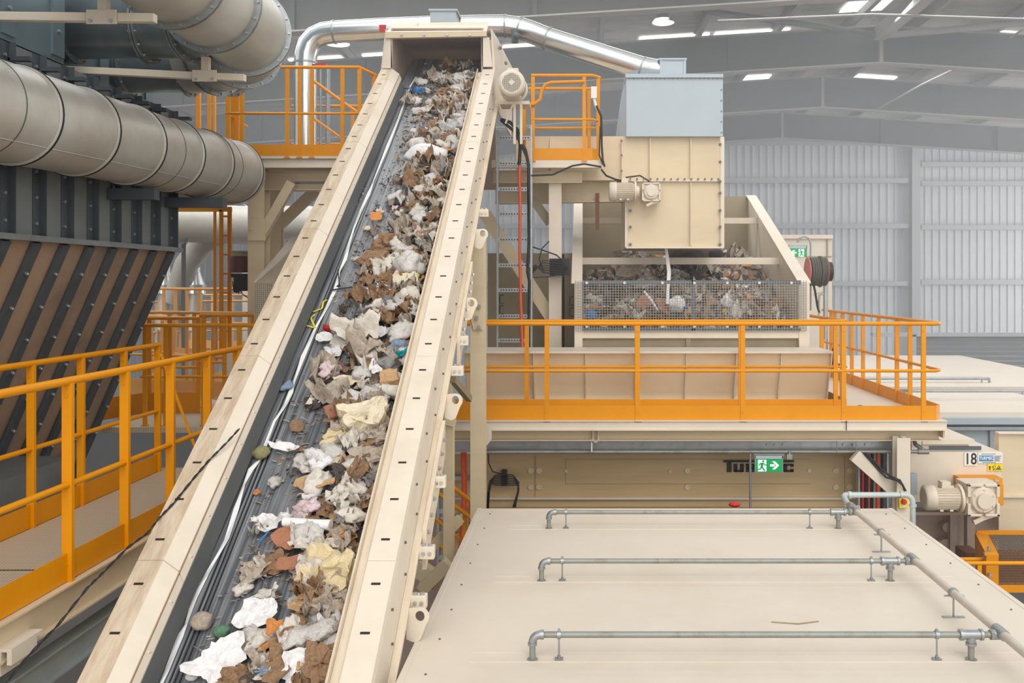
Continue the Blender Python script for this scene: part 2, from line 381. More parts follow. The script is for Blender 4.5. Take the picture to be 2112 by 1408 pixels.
# rods and braces seen at the top right
def tb(pts, r, n=8): return MB().tube(pts, r, n)
single('roof_brace', 'broad beige strut rising from the second rafter at its ridge towards the top edge', 'roof beam', MB().bar(P(1815, 70, 24.4), P(1930, -30, 19.5), .3, .34), 'rafter_edge')
single('roof_brace', 'thin grey pipe brace sloping down to the ridge from the top left', 'roof beam', tb([P(1380, -8, 21), P(1470, 25, 22), P(1815, 72, 24.4)], .08), 'rafter')
single('roof_brace', 'thin grey pipe brace rising gently from the ridge to the right edge', 'roof beam', tb([P(1815, 74, 24.4), P(2130, 46, 23)], .09), 'rafter_edge')
single('tie_rod', 'slack diagonal tie rod crossing the two right-hand rafters', 'rod', tb([P(2125, 52, 24), P(2000, 128, 26), P(1900, 175, 28), P(1815, 222, 30.3)], .035, 6), 'rafter_edge')
single('tie_rod', 'long thin conduit running below the roof lining at the top right', 'conduit', tb([P(1480, 44, 21), P(1800, 30, 21), P(2112, 40, 21)], .035, 6), 'rafter_edge')
# high bay lamps
for px, py, Y, lab in ((1368, 48, 21, 'round white high bay lamp hanging left of the roof ridge'), (696, 92, 19, 'round white high bay lamp seen under the silver pipe elbow')):
    c = P(px, py, Y); t = thing('high_bay_lamp', lab, 'lamp', (c.x, c.y, c.z))
    part('reflector', t, MB().tube([c+Vector((0, 0, .28)), c+Vector((0, 0, .2)), c], [.08, .14, .27], 20, False), 'galv')
    part('lens', t, MB().disc(c+Vector((0, 0, .02)), (0, 0, 1), .24, .02, 20), 'lampglass')
    part('hanger', t, MB().tube([c+Vector((0, 0, .28)), c+Vector((0, 0, 1.6))], .015, 6), 'galv')

# area lamps added under the roof, brightening the hall as skylight strips would
def roof_fill(x, y, sx_, sy_, e, z=9.4):
    l = bpy.data.lights.new('added_roof_light', 'AREA'); l.shape = 'RECTANGLE'; l.size = sx_; l.size_y = sy_; l.energy = e; l.color = (.96, .98, 1)
    o = bpy.data.objects.new('added_roof_light', l); COL.objects.link(o); o.location = (x, y, z)
for y in (16.4, 21.5, 27.5, 33.5, 40):
    roof_fill(-6, y, 16, 1.6, 400 if y < 30 else 110, zr(-6, 8.62)); roof_fill(12, y, 18, 1.6, 420 if y < 30 else 140, zr(16, 8.6))
roof_fill(-7, 12.6, 9, 1.6, 300, 9.0)  # extra lamp added ahead of the roof edge to lift the dim left background
# unseen area lamp added at the right wall to brighten the far end
l = bpy.data.lights.new('added_side_light', 'AREA'); l.shape = 'RECTANGLE'; l.size = 14; l.size_y = 7; l.energy = 3800; l.color = (.97, .98, 1)
o = bpy.data.objects.new('added_side_light', l); COL.objects.link(o); o.location = (30.4, 32, 1.5); o.rotation_euler = (0, math.radians(90), 0)
# dusty air in the far half of the hall
hz = MB().box((-21.5, 7.5, FLOOR+.05), (30.5, 42.6, 7.9))
o = single('dust_haze', 'pale dust hanging in the air of the far hall', None, hz, 'cream', kind='stuff')
m = bpy.data.materials.new('dusty_air'); m.use_nodes = True; nt = m.node_tree; nt.nodes.clear()
out = nt.nodes.new('ShaderNodeOutputMaterial'); vs = nt.nodes.new('ShaderNodeVolumeScatter')
vs.inputs['Density'].default_value = .018; vs.inputs['Color'].default_value = (.93, .94, .95, 1); vs.inputs['Anisotropy'].default_value = .2
nt.links.new(vs.outputs[0], out.inputs['Volume']); o.data.materials[0] = m
# ================================================================ inclined conveyor
T = .6687; Y0 = 4.25; Z0C = CZ-.4465*Y0; DR = -.01135
def C(Y, u, v=0.0): return Vector((u+DR*(Y-Y0), Y, Z0C+T*(Y-Y0)+v))
def U(px, h=0.0): return (px-VX)/F*(Y0+.897*h)
def YC(py, v=0.0): return (CZ-Z0C+T*Y0-v)/(T+(py-VY)/F)
def CP(px, py, v=0.0):
    """point on the plane v below the conveyor covers that shows at (px, py)"""
    Y = YC(py, v); return P(px, py, Y)
YA, YH = 2.6, 11.0
def sect(mb, poly, ya=YA, yb=YH, smooth=False):
    return mb.loft([C(ya, u, v) for u, v in poly], [C(yb, u, v) for u, v in poly], smooth)
conv = thing('inclined_conveyor', 'long cream inclined belt conveyor carrying mixed waste up to the hooded head', 'conveyor', C(YA, -1.7, -.5))
uL = [U(158), U(219), U(267, .06), U(289, .12), U(325, .24)]
uR = [U(673), U(698.5), U(765)]
joints = [YA, 3.375, 4.845, 6.315, 7.785, 9.255, 10.72, YH]
for a, b in zip(joints, joints[1:]):
    mb = MB(); sect(mb, [(uL[0], -.5), (uL[0], 0), (uL[1], 0), (uL[1], -.03), (uL[0]+.02, -.03), (uL[0]+.02, -.5)], a+.004, b-.004)
    part('left_cover', conv, mb, 'topdust', label='dusty scuffed flat top')
    mb = MB(); sect(mb, [(uL[1], 0), (uL[2], -.06), (uL[2], -.08), (uL[1], -.03)], a+.004, b-.004)
    part('left_cover_slope', conv, mb, 'cream')
    mb = MB(); sect(mb, [(uR[1], -.03), (uR[1], 0), (uR[2], 0), (uR[2]+.006, -.06), (uR[2]+.006, -.40), (uR[2]-.02, -.40), (uR[2]-.02, -.03)], a+.003, b-.003)
    part('right_cover', conv, mb, 'cream', bev=.004)
    mb = MB(); sect(mb, [(uL[2]+.004, -.075), (uL[3], -.12), (uL[3], -.15), (uL[2]+.004, -.105)], a+.003, b-.003)
    y = a+.12
    while y < b:
        mb.disc(C(y, (uL[2]+uL[3])/2+.003, -.095), (1, 0, .9), .008, .012, 6); y += .245
    part('left_skirt_strip', conv, mb, 'cream')
sect(mb := MB(), [(uL[3]+.002, -.13), (uL[4], -.25), (uL[4]-.012, -.26), (uL[3]-.012, -.15)]); part('rubber_skirt', conv, mb, 'greyrub')
sect(mb := MB(), [(uR[0]-.008, .0), (uR[0]+.004, .004), (uR[0]+.004, -.27), (uR[0]-.008, -.27)]); part('right_skirt_lip', conv, mb, 'cream_dusty')
sect(mb := MB(), [(uR[0]+.005, -.045), (uR[1]-.001, -.035), (uR[1]-.001, -.05), (uR[0]+.005, -.06)]); part('right_ledge', conv, mb, 'cream_dusty')
sect(mb := MB(), [(uR[2]+.007, -.38), (uR[2]+.05, -.38), (uR[2]+.05, -.41), (uR[2]-.03, -.41), (uR[2]-.03, -.55), (uR[2]+.007, -.55)]); part('lower_flange', conv, mb, 'cream_dusty', label='pinkish cream lower flange')
sect(mb := MB(), [(uL[0]+.03, -.5), (uR[2]-.03, -.5), (uR[2]-.03, -.54), (uL[0]+.03, -.54)]); part('underside_plate', conv, mb, 'cabinet')
VB = -.30
sect(mb := MB(), [(uL[2]-.004, -.0595), (uL[2]+.004, -.064), (uL[2]+.005, -.07), (uL[2]-.004, -.07)]); part('dirty_seam', conv, mb, 'seamdirt', label='brown dirt-filled seam')
mb = MB(); sect(mb, [(-2.2, VB), (-1.18, VB), (-1.18, VB-.02), (-2.2, VB-.02)], YA, 12.0); part('belt', conv, mb, 'belt')
# lengthwise ribs on the bare left side of the belt
mb = MB()
for u in (-2.085, -2.06, -2.035): sect(mb, [(u, VB+.001), (u, VB+.006), (u+.008, VB+.006), (u+.008, VB+.001)], YA, 12)
part('belt_edge_rib', conv, mb, 'black')
# slot marks: one every quarter metre on both covers
for (ua, ub) in ((U(232-14), U(232+8)), (U(720), U(741))):
    mb = MB(); y = 4.471-.2445*6
    while y < 10.9:
        if ua < -2: xa, xb = ua-.095, ua-.045
        else: xa, xb = ua+.0, ub
        p, q = C(y, xa, .001), C(y, xb, .001)
        mb.hexa([p+Vector((0, -.005, -.003)), q+Vector((0, -.005, -.003)), q+Vector((0, .005, .003)), p+Vector((0, .005, .003)),
                 p+Vector((0, -.005, -.001)), q+Vector((0, -.005, -.001)), q+Vector((0, .005, .006)), p+Vector((0, .005, .006))]); y += .2445
    part('slot_row', conv, mb, 'darkgap')
# bolts and clamp blocks down the right side
for i, (px, py) in enumerate(((868, 1135), (846, 1236), (940, 700), (934, 762), (992, 438), (895, 990))):
    Y = YC(py, -.42); c = C(Y, uR[2]+.085, -.42)
    mb = MB().box(c+Vector((-.04, -.03, -.045)), c+Vector((.05, .03, .03)))
    b = part('clamp_block', conv, mb, 'cream', bev=.004)
    for dx in (-.012, .025): part('bolt', b, MB().disc(c+Vector((dx, -.01, .036)), (0, 0, 1), .013, .014, 6).disc(c+Vector((dx, -.034, -.01)), (0, 1, 0), .011, .01, 6), 'boltm')
for i, (px, py) in enumerate(((842, 1280), (917, 832), (957, 631), (985, 487))):
    Y = YC(py, -.45); c = C(Y, uR[2]+.11, -.43); mb = MB()
    # lug plate with a round hole: an outline ring lofted around the hole
    outer = []; hole = []
    for k in range(24):
        a = 2*math.pi*k/24; ca, sa = math.cos(a), math.sin(a)
        rr = .052
        ox, oz = ca*rr, sa*rr
        if sa < -.2 and ca < .7: ox, oz = ca*.06-.03*(-sa), sa*.14
        if ca < -.3: ox = -.075
        outer.append(c+Vector((ox, 0, oz))); hole.append(c+Vector((ca*.026, 0, sa*.03+.005)))
    d = Vector((0, .014, 0)); V = outer+hole+[p+d for p in outer]+[p+d for p in hole]; n = 24; fs = []
    for k in range(n):
        j = (k+1) % n; fs += [(k, j, n+j, n+k), (2*n+k, 3*n+k, 3*n+j, 2*n+j), (k, 2*n+k, 2*n+j, j), (n+k, n+j, 3*n+j, 3*n+k)]
    mb.add(V, fs); part('lifting_lug', conv, mb, 'cream')
mb = MB()
y = 3.6
while y < 10.9:
    for v in (-.12, -.30): mb.disc(C(y, uR[2]+.012, v), (1, 0, 0), .008, .01, 6)
    y += .3675
part('side_bolts', conv, mb, 'darkbolt')
# bolted stiffener strip near the middle of the right side
for ya, yb in ((5.4, 6.2), (7.0, 7.9)):
    mb = MB(); mb.loft([C(ya, uR[2]+.05, -.36), C(ya, uR[2]+.075, -.36), C(ya, uR[2]+.075, -.6), C(ya, uR[2]+.05, -.6)], [C(yb, uR[2]+.05, -.36), C(yb, uR[2]+.075, -.36), C(yb, uR[2]+.075, -.6), C(yb, uR[2]+.05, -.6)])
    p = part('stiffener_plate', conv, mb, 'cream_dusty')
    mb = MB()
    y = ya+.05
    while y < yb:
        mb.disc(C(y, uR[2]+.082, -.42), (1, -.4, 0), .013, .02, 6); y += .11
    part('bolt_row', p, mb, 'boltm')
# ---- head: hood with dark interior
def hx(px, Y=YH): return (px-VX)*Y/F
zl = lambda py, Y=YH: CZ-(py-VY)*Y/F
HB = 12.6
hood_top = []
# legs flare outwards a little
def leg(xo0, xi0, xo1, xi1, za, zb, dep):
    return MB().hexa([(xo0, YH, za), (xi0, YH, za), (xi0, YH+dep, za), (xo0, YH+dep, za), (xo1, YH, zb), (xi1, YH, zb), (xi1, YH+dep, zb), (xo1, YH+dep, zb)])
part('hood_leg', conv, leg(hx(787), hx(809.5), hx(795.5), hx(807), zl(141), zl(79), .02), 'cream', bev=.003)
part('hood_leg', conv, leg(hx(1016), hx(994), hx(1009), hx(992.5), zl(138), zl(77), .02), 'cream', bev=.003)
lb = part('hood_lip', conv, MB().hexa([(hx(796), YH-.03, zl(80)), (hx(1004), YH-.03, zl(76)), (hx(1004), YH+.03, zl(76)), (hx(796), YH+.03, zl(80)),
      (hx(796), YH-.03, zl(67)), (hx(1004), YH-.03, zl(65.5)), (hx(1004), YH+.03, zl(65.5)), (hx(796), YH+.03, zl(67))]), 'cream_tan', bev=.004)
for px in (829.5, 876, 923, 970): part('bolt', lb, MB().disc(Vector((hx(px), YH-.035, zl(73))), (0, 1, 0), .016, .02, 8), 'boltm')
def HP(px, py, Y): return P(px, py, Y)
mb = MB(); q = [HP(796, 67, YH-.03), HP(1004, 65.5, YH-.03), HP(1007, 52, YH+.3), HP(808, 55, YH+.3)]
mb.hexa(q+[v+Vector((0, .01, .012)) for v in q]); part('hood_front_slope', conv, mb, 'cream', bev=.002)
mb = MB(); q = [HP(808, 55, YH+.3), HP(1007, 52, YH+.3), HP(1008, 45, YH+.55), HP(806, 47.5, YH+.55)]
mb.hexa([v+Vector((0, 0, -.01)) for v in q]+q)
for px in (860, 950): mb.bar(HP(px, 55, YH+.3)+Vector((0, 0, .01)), HP(px+1, 47, YH+.55)+Vector((0, 0, .01)), .012, .02)
part('hood_top', conv, mb, 'cream_tan')
zt = zl(60)
# interior
mb = MB()
xL, xR = hx(809.5), hx(992.5)
mb.box((xL-.02, YH, zl(165)), (xL, HB, zt)); mb.box((xR, YH, zl(160)), (xR+.02, HB, zt)); mb.box((xL-.02, HB, 2.9), (xR+.02, HB+.02, zt+.3)); mb.box((xL-.02, YH+.02, zt), (xR+.02, HB, zt+.02))
part('hood_interior', conv, mb, 'inner', label='worn brown inside of the hood')
q = [(hx(1016), YH, zl(141)), (hx(1012), YH, zl(60)), (hx(1009)+.03, YH+.5, zl(54)), (-.985, 12.4, 4.55), (-1.0, 12.3, 3.6), (-1.06, YH, 3.7)]
part('head_side_plate', conv, MB().prism(q, (.015, 0, 0)), 'cream', bev=.003)
q2 = [(hx(787)-.01, YH+.01, zl(141)), (hx(796)-.01, YH+.01, zl(60)), (hx(797)-.0, 12.3, zl(60)), (hx(790), 12.3, 3.6), (hx(787)-.01, YH+.01, 3.75)]
part('head_side_plate', conv, MB().prism(q2, (.015, 0, 0)), 'cream')
mb = MB()
for py, Y, X in ((67, 11.4, -1.05), (99, 11.8, -1.0), (130, 12.15, -.975)): mb.disc(P(1020+(py-67)*.37, py, 11.35), (0, 1, 0), .02, .05, 6)
part('plate_bolt', conv, mb, 'darkbolt')
t = single('warning_plate', 'small red plate fixed beside the left corner of the conveyor hood', 'plate', RB(782, 51, 796, 65, 11.3, .01), 'red')

# ---- motors
def motor(name, label, c, ax, r, L, up=Vector((0, 0, 1)), m='cream', grille=False, cat='motor'):
    c = Vector(c); ax = Vector(ax).normalized(); side = ax.cross(up).normalized()
    t = thing(name, label, cat, c-up*r)
    body = MB().tube([c-ax*L*.28, c+ax*L*.34], r*.82, 24)
    n = 28
    for k in range(n):
        a = 2*math.pi*k/n; d = up*math.cos(a)+side*math.sin(a)
        if abs(d.dot(up)) > .93: continue
        tt = ax.cross(d).normalized()
        q = []
        for s_ in (-.26, .30):
            p0 = c+ax*L*s_; q.append([p0+d*r*.78-tt*r*.02, p0+d*r*.78+tt*r*.02, p0+d*r*1.0+tt*r*.02, p0+d*r*1.0-tt*r*.02])
        body.loft(q[0], q[1])
    part('finned_body', t, body, m)
    cowl = MB().tube([c-ax*L*.5, c-ax*L*.47, c-ax*L*.25], [r*.82, r*1.04, r*1.06], 28); cw = part('fan_cowl', t, cowl, m)
    if grille:
        mb = MB(); e = c-ax*(L*.5+.004)
        for i in range(-9, 10):
            for j in range(-9, 10):
                if i*i+j*j < 88 and abs(i)+abs(j) > 3:
                    mb.disc(e+side*(i*r*.078)+up*(j*r*.078), ax, r*.026, .004, 5, False)
        part('grille_holes', cw, mb, 'darkbolt')
        s_ = r*.26; q = [e+up*s_, e+side*s_, e-up*s_, e-side*s_]; part('diamond_plate', cw, MB().prism([v-ax*.006 for v in q], ax*.008), 'cream')
    q = c+ax*L*.02+up*r*1.15
    mb = MB().bar(q-ax*L*.11, q+ax*L*.11, r*.9, r*.5, up); part('terminal_box', t, mb, m, bev=.006)
    part('end_flange', t, MB().tube([c+ax*L*.34, c+ax*L*.40], r*1.12, 28).tube([c+ax*L*.40, c+ax*L*.5], r*.6, 20), m)
    mb = MB()
    for s_ in (-.12, .12): mb.bar(c+ax*L*s_-up*r*.9-side*r*.7, c+ax*L*s_-up*r*.9+side*r*.7, L*.08, r*.16, up)
    part('mounting_foot', t, mb, m)
    return t
def gearbox(label, c, s, m='cream', Y=None):
    """square worm gear case facing the camera, centre c, side s"""
    c = Vector(c); t = thing('gearbox', label, 'gearbox', c-Vector((0, 0, s/2)))
    mb = MB().box(c+Vector((-s*.5, 0, -s*.5)), c+Vector((s*.5, s*.8, s*.5)))
    for sx_ in (-1, 1):
        for sz in (-1, 1):
            mb.box(c+Vector((sx_*s*.5, -s*.12, sz*s*.5)), c+Vector((sx_*s*.40, 0, sz*s*.1)))
            mb.box(c+Vector((sx_*s*.5, -s*.12, sz*s*.5)), c+Vector((sx_*s*.05, 0, sz*s*.42)))
    part('case', t, mb, m, bev=.006)
    hub = part('output_hub', t, MB().tube([c+Vector((0, 0, 0)), c+Vector((0, -s*.08, 0)), c+Vector((0, -s*.14, 0))], [s*.42, s*.42, s*.36], 28).tube([c+Vector((0, -s*.14, 0)), c+Vector((0, -s*.24, 0))], s*.24, 24), m)
    mb = MB()
    for k in range(6):
        a = k*math.pi/3+.5; mb.disc(c+Vector((math.cos(a)*s*.33, -s*.15, math.sin(a)*s*.33)), (0, 1, 0), s*.035, s*.04, 6)
    part('hub_bolt', hub, mb, m)
    part('torque_arm', t, MB().bar(c+Vector((s*.1, s*.1, -s*.55)), c+Vector((-s*.25, s*.1, -s*.72)), s*.2, s*.14).bar(c+Vector((s*.4, s*.1, -s*.5)), c+Vector((-s*.1, s*.1, -s*.66)), s*.12, s*.1), m)
    return t
c = P(1058, 178, 10.7)
motor('electric_motor', 'cream motor with round perforated fan cover beside the conveyor head', c, (0, 1, 0), .15, .42, grille=True)
mb = MB(); b = P(1058, 212, 10.85)
mb.box(b+Vector((-.16, -.02, -.02)), b+Vector((.2, .3, .02))); mb.bar(b+Vector((.02, 0, 0)), b+Vector((.02, 0, -.5)), .03); mb.bar(b+Vector((.1, 0, 0)), b+Vector((.1, 0, -.5)), .03)
mb.bar(b+Vector((.0, 0, -.02)), b+Vector((-.09, 0, -.25)), .02)
single('motor_bracket', 'cream angle bracket carrying the motor at the conveyor head', 'bracket', mb, 'cream')

# ---- twisted black wire lying over the left cover
pts = [P(8, 1412, 3.95), P(60, 1350, 4.05), P(120, 1288, 4.2), P(180, 1212, 4.35), P(215, 1178, 4.42), P(262, 1130, 4.6), P(305, 1098, 4.72)]
pts += [CP(px, py, .012) for px, py in ((330, 1066), (360, 1035), (400, 985), (430, 950), (468, 912), (497, 880))]
mb = MB(); fine = []
for a, b in zip(pts, pts[1:]):
    for k in range(8): fine.append(a.lerp(b, k/8))
for ph in (0, math.pi): mb.tube([p+Vector((math.cos(i*.9+ph)*.004, 0, math.sin(i*.9+ph)*.004)) for i, p in enumerate(fine)], .0035, 5)
single('twisted_wire', 'twisted black wire stretched over the left conveyor cover and walkway edge', 'wire', mb, 'black')

# ---- supports under the right side
def hcol(name, label, px0, px1, py0, py1, Y, m='cream_tan', cat='column', dep=None):
    a = P(px0, py0, Y); b = P(px1, py1, Y); cx = (a.x+b.x)/2; wd = b.x-a.x
    return single(name, label, cat, MB().ibeam((cx, Y+wd/2, b.z), (cx, Y+wd/2, a.z), wd, dep or wd, .012, up=(0, 1, 0)), m)
a = P(970, 478, 8.9); b = P(1000, 1048, 8.9)
t = thing('conveyor_column', 'tall cream column bolted to the middle of the conveyor, standing before the orange railing', 'column', (a.x+.07, 8.95, -3.4))
part('shaft', t, MB().box((a.x, 8.9, -3.4), (b.x-.0, 8.915, a.z)).box((a.x, 9.03, -3.4), (b.x, 9.045, a.z)).box((a.x+.06, 8.915, -3.4), (a.x+.075, 9.03, a.z)), 'cream_tan')
part('gusset_plate', t, MB().prism([P(972, 478, 8.88), P(996, 478, 8.88), P(998, 560, 8.88), P(996, 680, 8.88), P(976, 680, 8.88), P(958, 600, 8.88)], (0, .012, 0)), 'cream_tan')
mb = MB()
for px, py in ((988, 632), (983, 655), (988, 675)): mb.disc(P(px, py, 8.86), (0, 1, 0), .02, .03, 6)
part('bolt', t, mb, 'boltm')
a = P(914, 862, 8.0); b = P(934, 1160, 8.0)
t = thing('conveyor_column', 'shorter cream conveyor column left of the roof edge, with diagonal braces', 'column', ((a.x+b.x)/2, 8.05, -3.4))
part('shaft', t, MB().box((a.x, 8.0, -3.4), (b.x, 8.012, a.z)).box((a.x, 8.1, -3.4), (b.x, 8.112, a.z)).box((a.x+.04, 8.012, -3.4), (a.x+.052, 8.1, a.z)), 'cream_tan')
part('brace', t, MB().bar(P(868, 1150, 8.15), P(950, 1068, 8.15), .09, .012, (0, 1, 0)), 'cream_tan')
part('brace', t, MB().bar(P(862, 1170, 8.0), P(905, 1200, 7.9), .14, .1, (0, 1, 0)).bar(P(870, 1215, 7.8), P(925, 1160, 7.8), .12, .1), 'cream_tan')
part('knee_brace', t, MB().bar(P(934, 782, 8.1), P(968, 822, 8.7), .05, .06), 'cabinet')
part('top_gusset', t, MB().prism([P(922, 800, 7.95), P(930, 790, 7.95), P(941, 870, 7.95), P(938, 880, 7.95), P(915, 875, 7.95)], (0, .02, 0)), 'cream_tan')
# ================================================================ left walkway
NX, FX = -2.82, -3.60
t = thing('walkway', 'cream grated walkway between the dark hopper and the conveyor', 'walkway', ((NX+FX)/2, 5, -.2))
part('deck', t, MB().box((FX+.01, 2.2, -.04), (NX-.03, 7.75, 0)), 'grating')
part('fascia_channel', t, MB().box((NX-.005, 2.2, -.22), (NX+.005, 7.75, -.045)).box((NX-.1, 2.2, -.046), (NX+.045, 7.75, -.036)).box((NX-.005, 2.2, -.225), (NX+.045, 7.75, -.215)), 'cream_tan')
part('fascia_channel', t, MB().box((FX-.03, 2.2, -.22), (FX-.01, 7.75, -.0)), 'cream_tan')
part('deck_joint', t, MB().box((FX+.02, 4.98, .0), (NX-.04, 4.99, .002)), 'darkgap')
single('galvanised_beam', 'blue-grey galvanised beam running below the left walkway', 'beam', MB().ibeam((-2.88, 2.2, -.46), (-2.88, 7.7, -.46), .09, .16, .012), 'bluepipe')
single('support_bracket', 'short cream channel end at the lower left edge', 'bracket', RB(-12, 1338, 24, 1345, 4.3, .25).pb(-12, 1345, 2, 1395, 4.3, 4.5).pb(14, 1345, 24, 1372, 4.3, 4.5), 'cream')
npost = [4.15, 4.91, 5.52, 6.13, 6.73, 7.3]
t = railing('orange railing on the conveyor side of the left walkway, nearest the camera', [(NX, 2.3), (NX, 7.45)], -.03, 1.09, [y-2.3 for y in npost], m='orange', pw=.055, r=.023)
t = railing('orange railing on the hopper side of the left walkway', [(FX, 2.3), (FX, 7.62)], 0.0, 1.07, [y-2.3 for y in (4.65, 5.25, 5.85, 6.43, 7.03, 7.59)], pw=.05, r=.021)
part('end_brace', t, MB().bar((FX+.02, 7.6, 1.0), (FX+.42, 7.75, -.3), .045, .02), 'orange')
# lower stair flight rail going down beyond the walkway end
railing('curved orange stair railing beyond the end of the left walkway', [(-3.9, 8.6), (-3.62, 8.35), (-3.35, 8.35), (-3.2, 8.6)], -1.2, 1.0, [.1, .5, .7], toe=0, mid=False)

# ================================================================ dust collector hopper
SX, SE = -4.2, 9.24
SL = 1.93
t = thing('dust_collector_hopper', 'large dark galvanised hopper with bolted vertical and slanting ribs at the left', 'hopper', (-5.4, 6, -.5))
part('upper_wall', t, MB().box((SX-3, 1.5, SL), (SX, SE, 3.35)), 'steel_dark')
lowX = SX-.435*(SL+.5)
mb = MB().hexa([(lowX-2.2, 1.5, -.5), (lowX, 1.5, -.5), (lowX, SE, -.5), (lowX-2.2, SE, -.5), (SX-3, 1.5, SL), (SX, 1.5, SL), (SX, SE, SL), (SX-3, SE, SL)])
part('sloping_wall', t, mb, 'hopper')
part('ledge', t, MB().box((SX-.1, 1.5, SL-.02), (SX+.07, SE+.02, SL+.025)), 'galv')
part('bottom_flange', t, MB().box((lowX-.1, 1.5, -.53), (lowX+.12, SE, -.49)).box((lowX+.1, 1.5, -.53), (lowX+.12, SE, -.45)), 'galv')
ys = [SE-.03-.375*k for k in range(17)]
for y in ys:
    rb_ = part('upright_rib', t, MB().box((SX, y-.035, SL+.025), (SX+.055, y-.028, 3.35)).box((SX+.0, y-.125, SL+.025), (SX+.006, y-.03, 3.35)), 'rib')
    mb = MB()
    for k in range(7):
        z = SL+.12+k*.2; mb.disc((SX+.01, y-.09, z), (1, 0, 0), .014, .02, 6)
    part('bolt', rb_, mb, 'boltm')
    d = Vector((-.435, 0, -1)).normalized(); n_ = Vector((1, 0, -.435)).normalized()
    a = Vector((SX, y-.085, SL-.02)); L_ = 2.6
    mb = MB().loft([a+n_*.0+Vector((0, -.05, 0)), a+n_*.03+Vector((0, -.05, 0)), a+n_*.03+Vector((0, .05, 0)), a+n_*.0+Vector((0, .05, 0))],
                   [a+d*L_+n_*.0+Vector((0, -.05, 0)), a+d*L_+n_*.03+Vector((0, -.05, 0)), a+d*L_+n_*.03+Vector((0, .05, 0)), a+d*L_+n_*.0+Vector((0, .05, 0))])
    r2 = part('slanting_rib', t, mb, 'rib')
    mb = MB()
    for k in range(9): mb.disc(a+d*(.25+k*.29)+n_*.035, n_, .016, .02, 6).ball(a+d*(.25+k*.29)+n_*.045, .012, 6)
    part('bolt', r2, mb, 'boltm')
# baghouse bodies above, stepping back
t = thing('filter_housing', 'blue-grey bolted sheet steel filter housing rising at the top left', 'filter housing', (-6, 6, 3.36))
for nm, X, ya, yb in (('panel', SX, 1.5, 7.25), ('panel', SX-.42, 7.25, 8.72), ('panel', SX-.85, 8.72, 10.5)):
    p = part('housing_module', t, MB().box((X-2.2, ya, 3.36), (X, yb, 8.2)), 'steel_blue')
    mb = MB(); y = yb-.02
    while y > ya:
        mb.box((X, y-.16, 3.4), (X+.02, y, 8.1)); y -= .62
    part('rib', p, mb, 'steel_blue')
    mb = MB(); y = yb-.1
    while y > max(ya, 4.5):
        for k in range(16): mb.disc((X+.025, y, 3.6+k*.27), (1, 0, 0), .015, .02, 6)
        y -= .62
    part('bolt', p, mb, 'boltm')
for i, px in enumerate((10, 70, 125, 180, 225, 262, 300, 350)):
    Y = (SX+.0)*F/(px+12-VX) ; z = P(0, 118+px*.36, Y).z
    single('duct_bracket', 'dark steel bracket above the foreground duct', 'bracket', MB().box((SX-.05, Y-.04, z-.02), (SX+.16, Y+.02, z+.01)).box((SX-.02, Y-.04, z-.28), (SX+.02, Y, z)), 'rib', 'dark brackets in a row on top of the foreground duct')
# foreground duct
DX, DRr = -3.9, .335
def dz(y): return 2.74+(y-6)*.0225
t = thing('ventilation_duct', 'thick dusty grey round duct in front of the dark hopper, with black joint rings', 'duct', (DX, 6, 2.4))
part('duct_tube', t, MB().tube([(DX, y, dz(y)) for y in (2, 4, 6, 8, 9.96)], DRr, 48), 'duct')
for y in (3.85, 4.6, 5.37, 6.13, 6.89, 7.65, 8.43, 9.13, 9.96):
    p = part('joint_ring', t, MB().tube([(DX, y-.018, dz(y)), (DX, y-.01, dz(y)), (DX, y+.01, dz(y)), (DX, y+.018, dz(y))], [DRr+.003, DRr+.014, DRr+.014, DRr+.003], 48), 'duct')
    part('gasket', p, MB().tube([(DX, y-.007, dz(y)), (DX, y+.007, dz(y))], DRr+.019, 48), 'black')
for y in (5.75, 8.05, 9.4): part('seam', t, MB().tube([(DX, y-.004, dz(y)), (DX, y+.004, dz(y))], DRr+.003, 48), 'darkbolt')
part('seam', t, MB().tube([(DX+math.cos(-.75)*DRr, y, dz(y)+math.sin(-.75)*DRr) for y in (2, 9.9)], .004, 6), 'duct')
mb = MB().tube([(DX, 9.96, dz(9.96)), (DX-.05, 10.15, dz(10)), (DX-.2, 10.4, dz(10)), (DX-.5, 10.6, dz(10)), (DX-1.2, 10.65, dz(10))], DRr, 40)
part('end_elbow', t, mb, 'duct')
mb = MB().box((DX-.35, 7.9, dz(8)-DRr-.12), (DX+.12, 8.0, dz(8)-DRr-.02)).box((DX-.35, 9.0, dz(9)-DRr-.12), (DX+.28, 9.12, dz(9)-DRr-.02)); part('saddle_support', t, mb, 'rib')
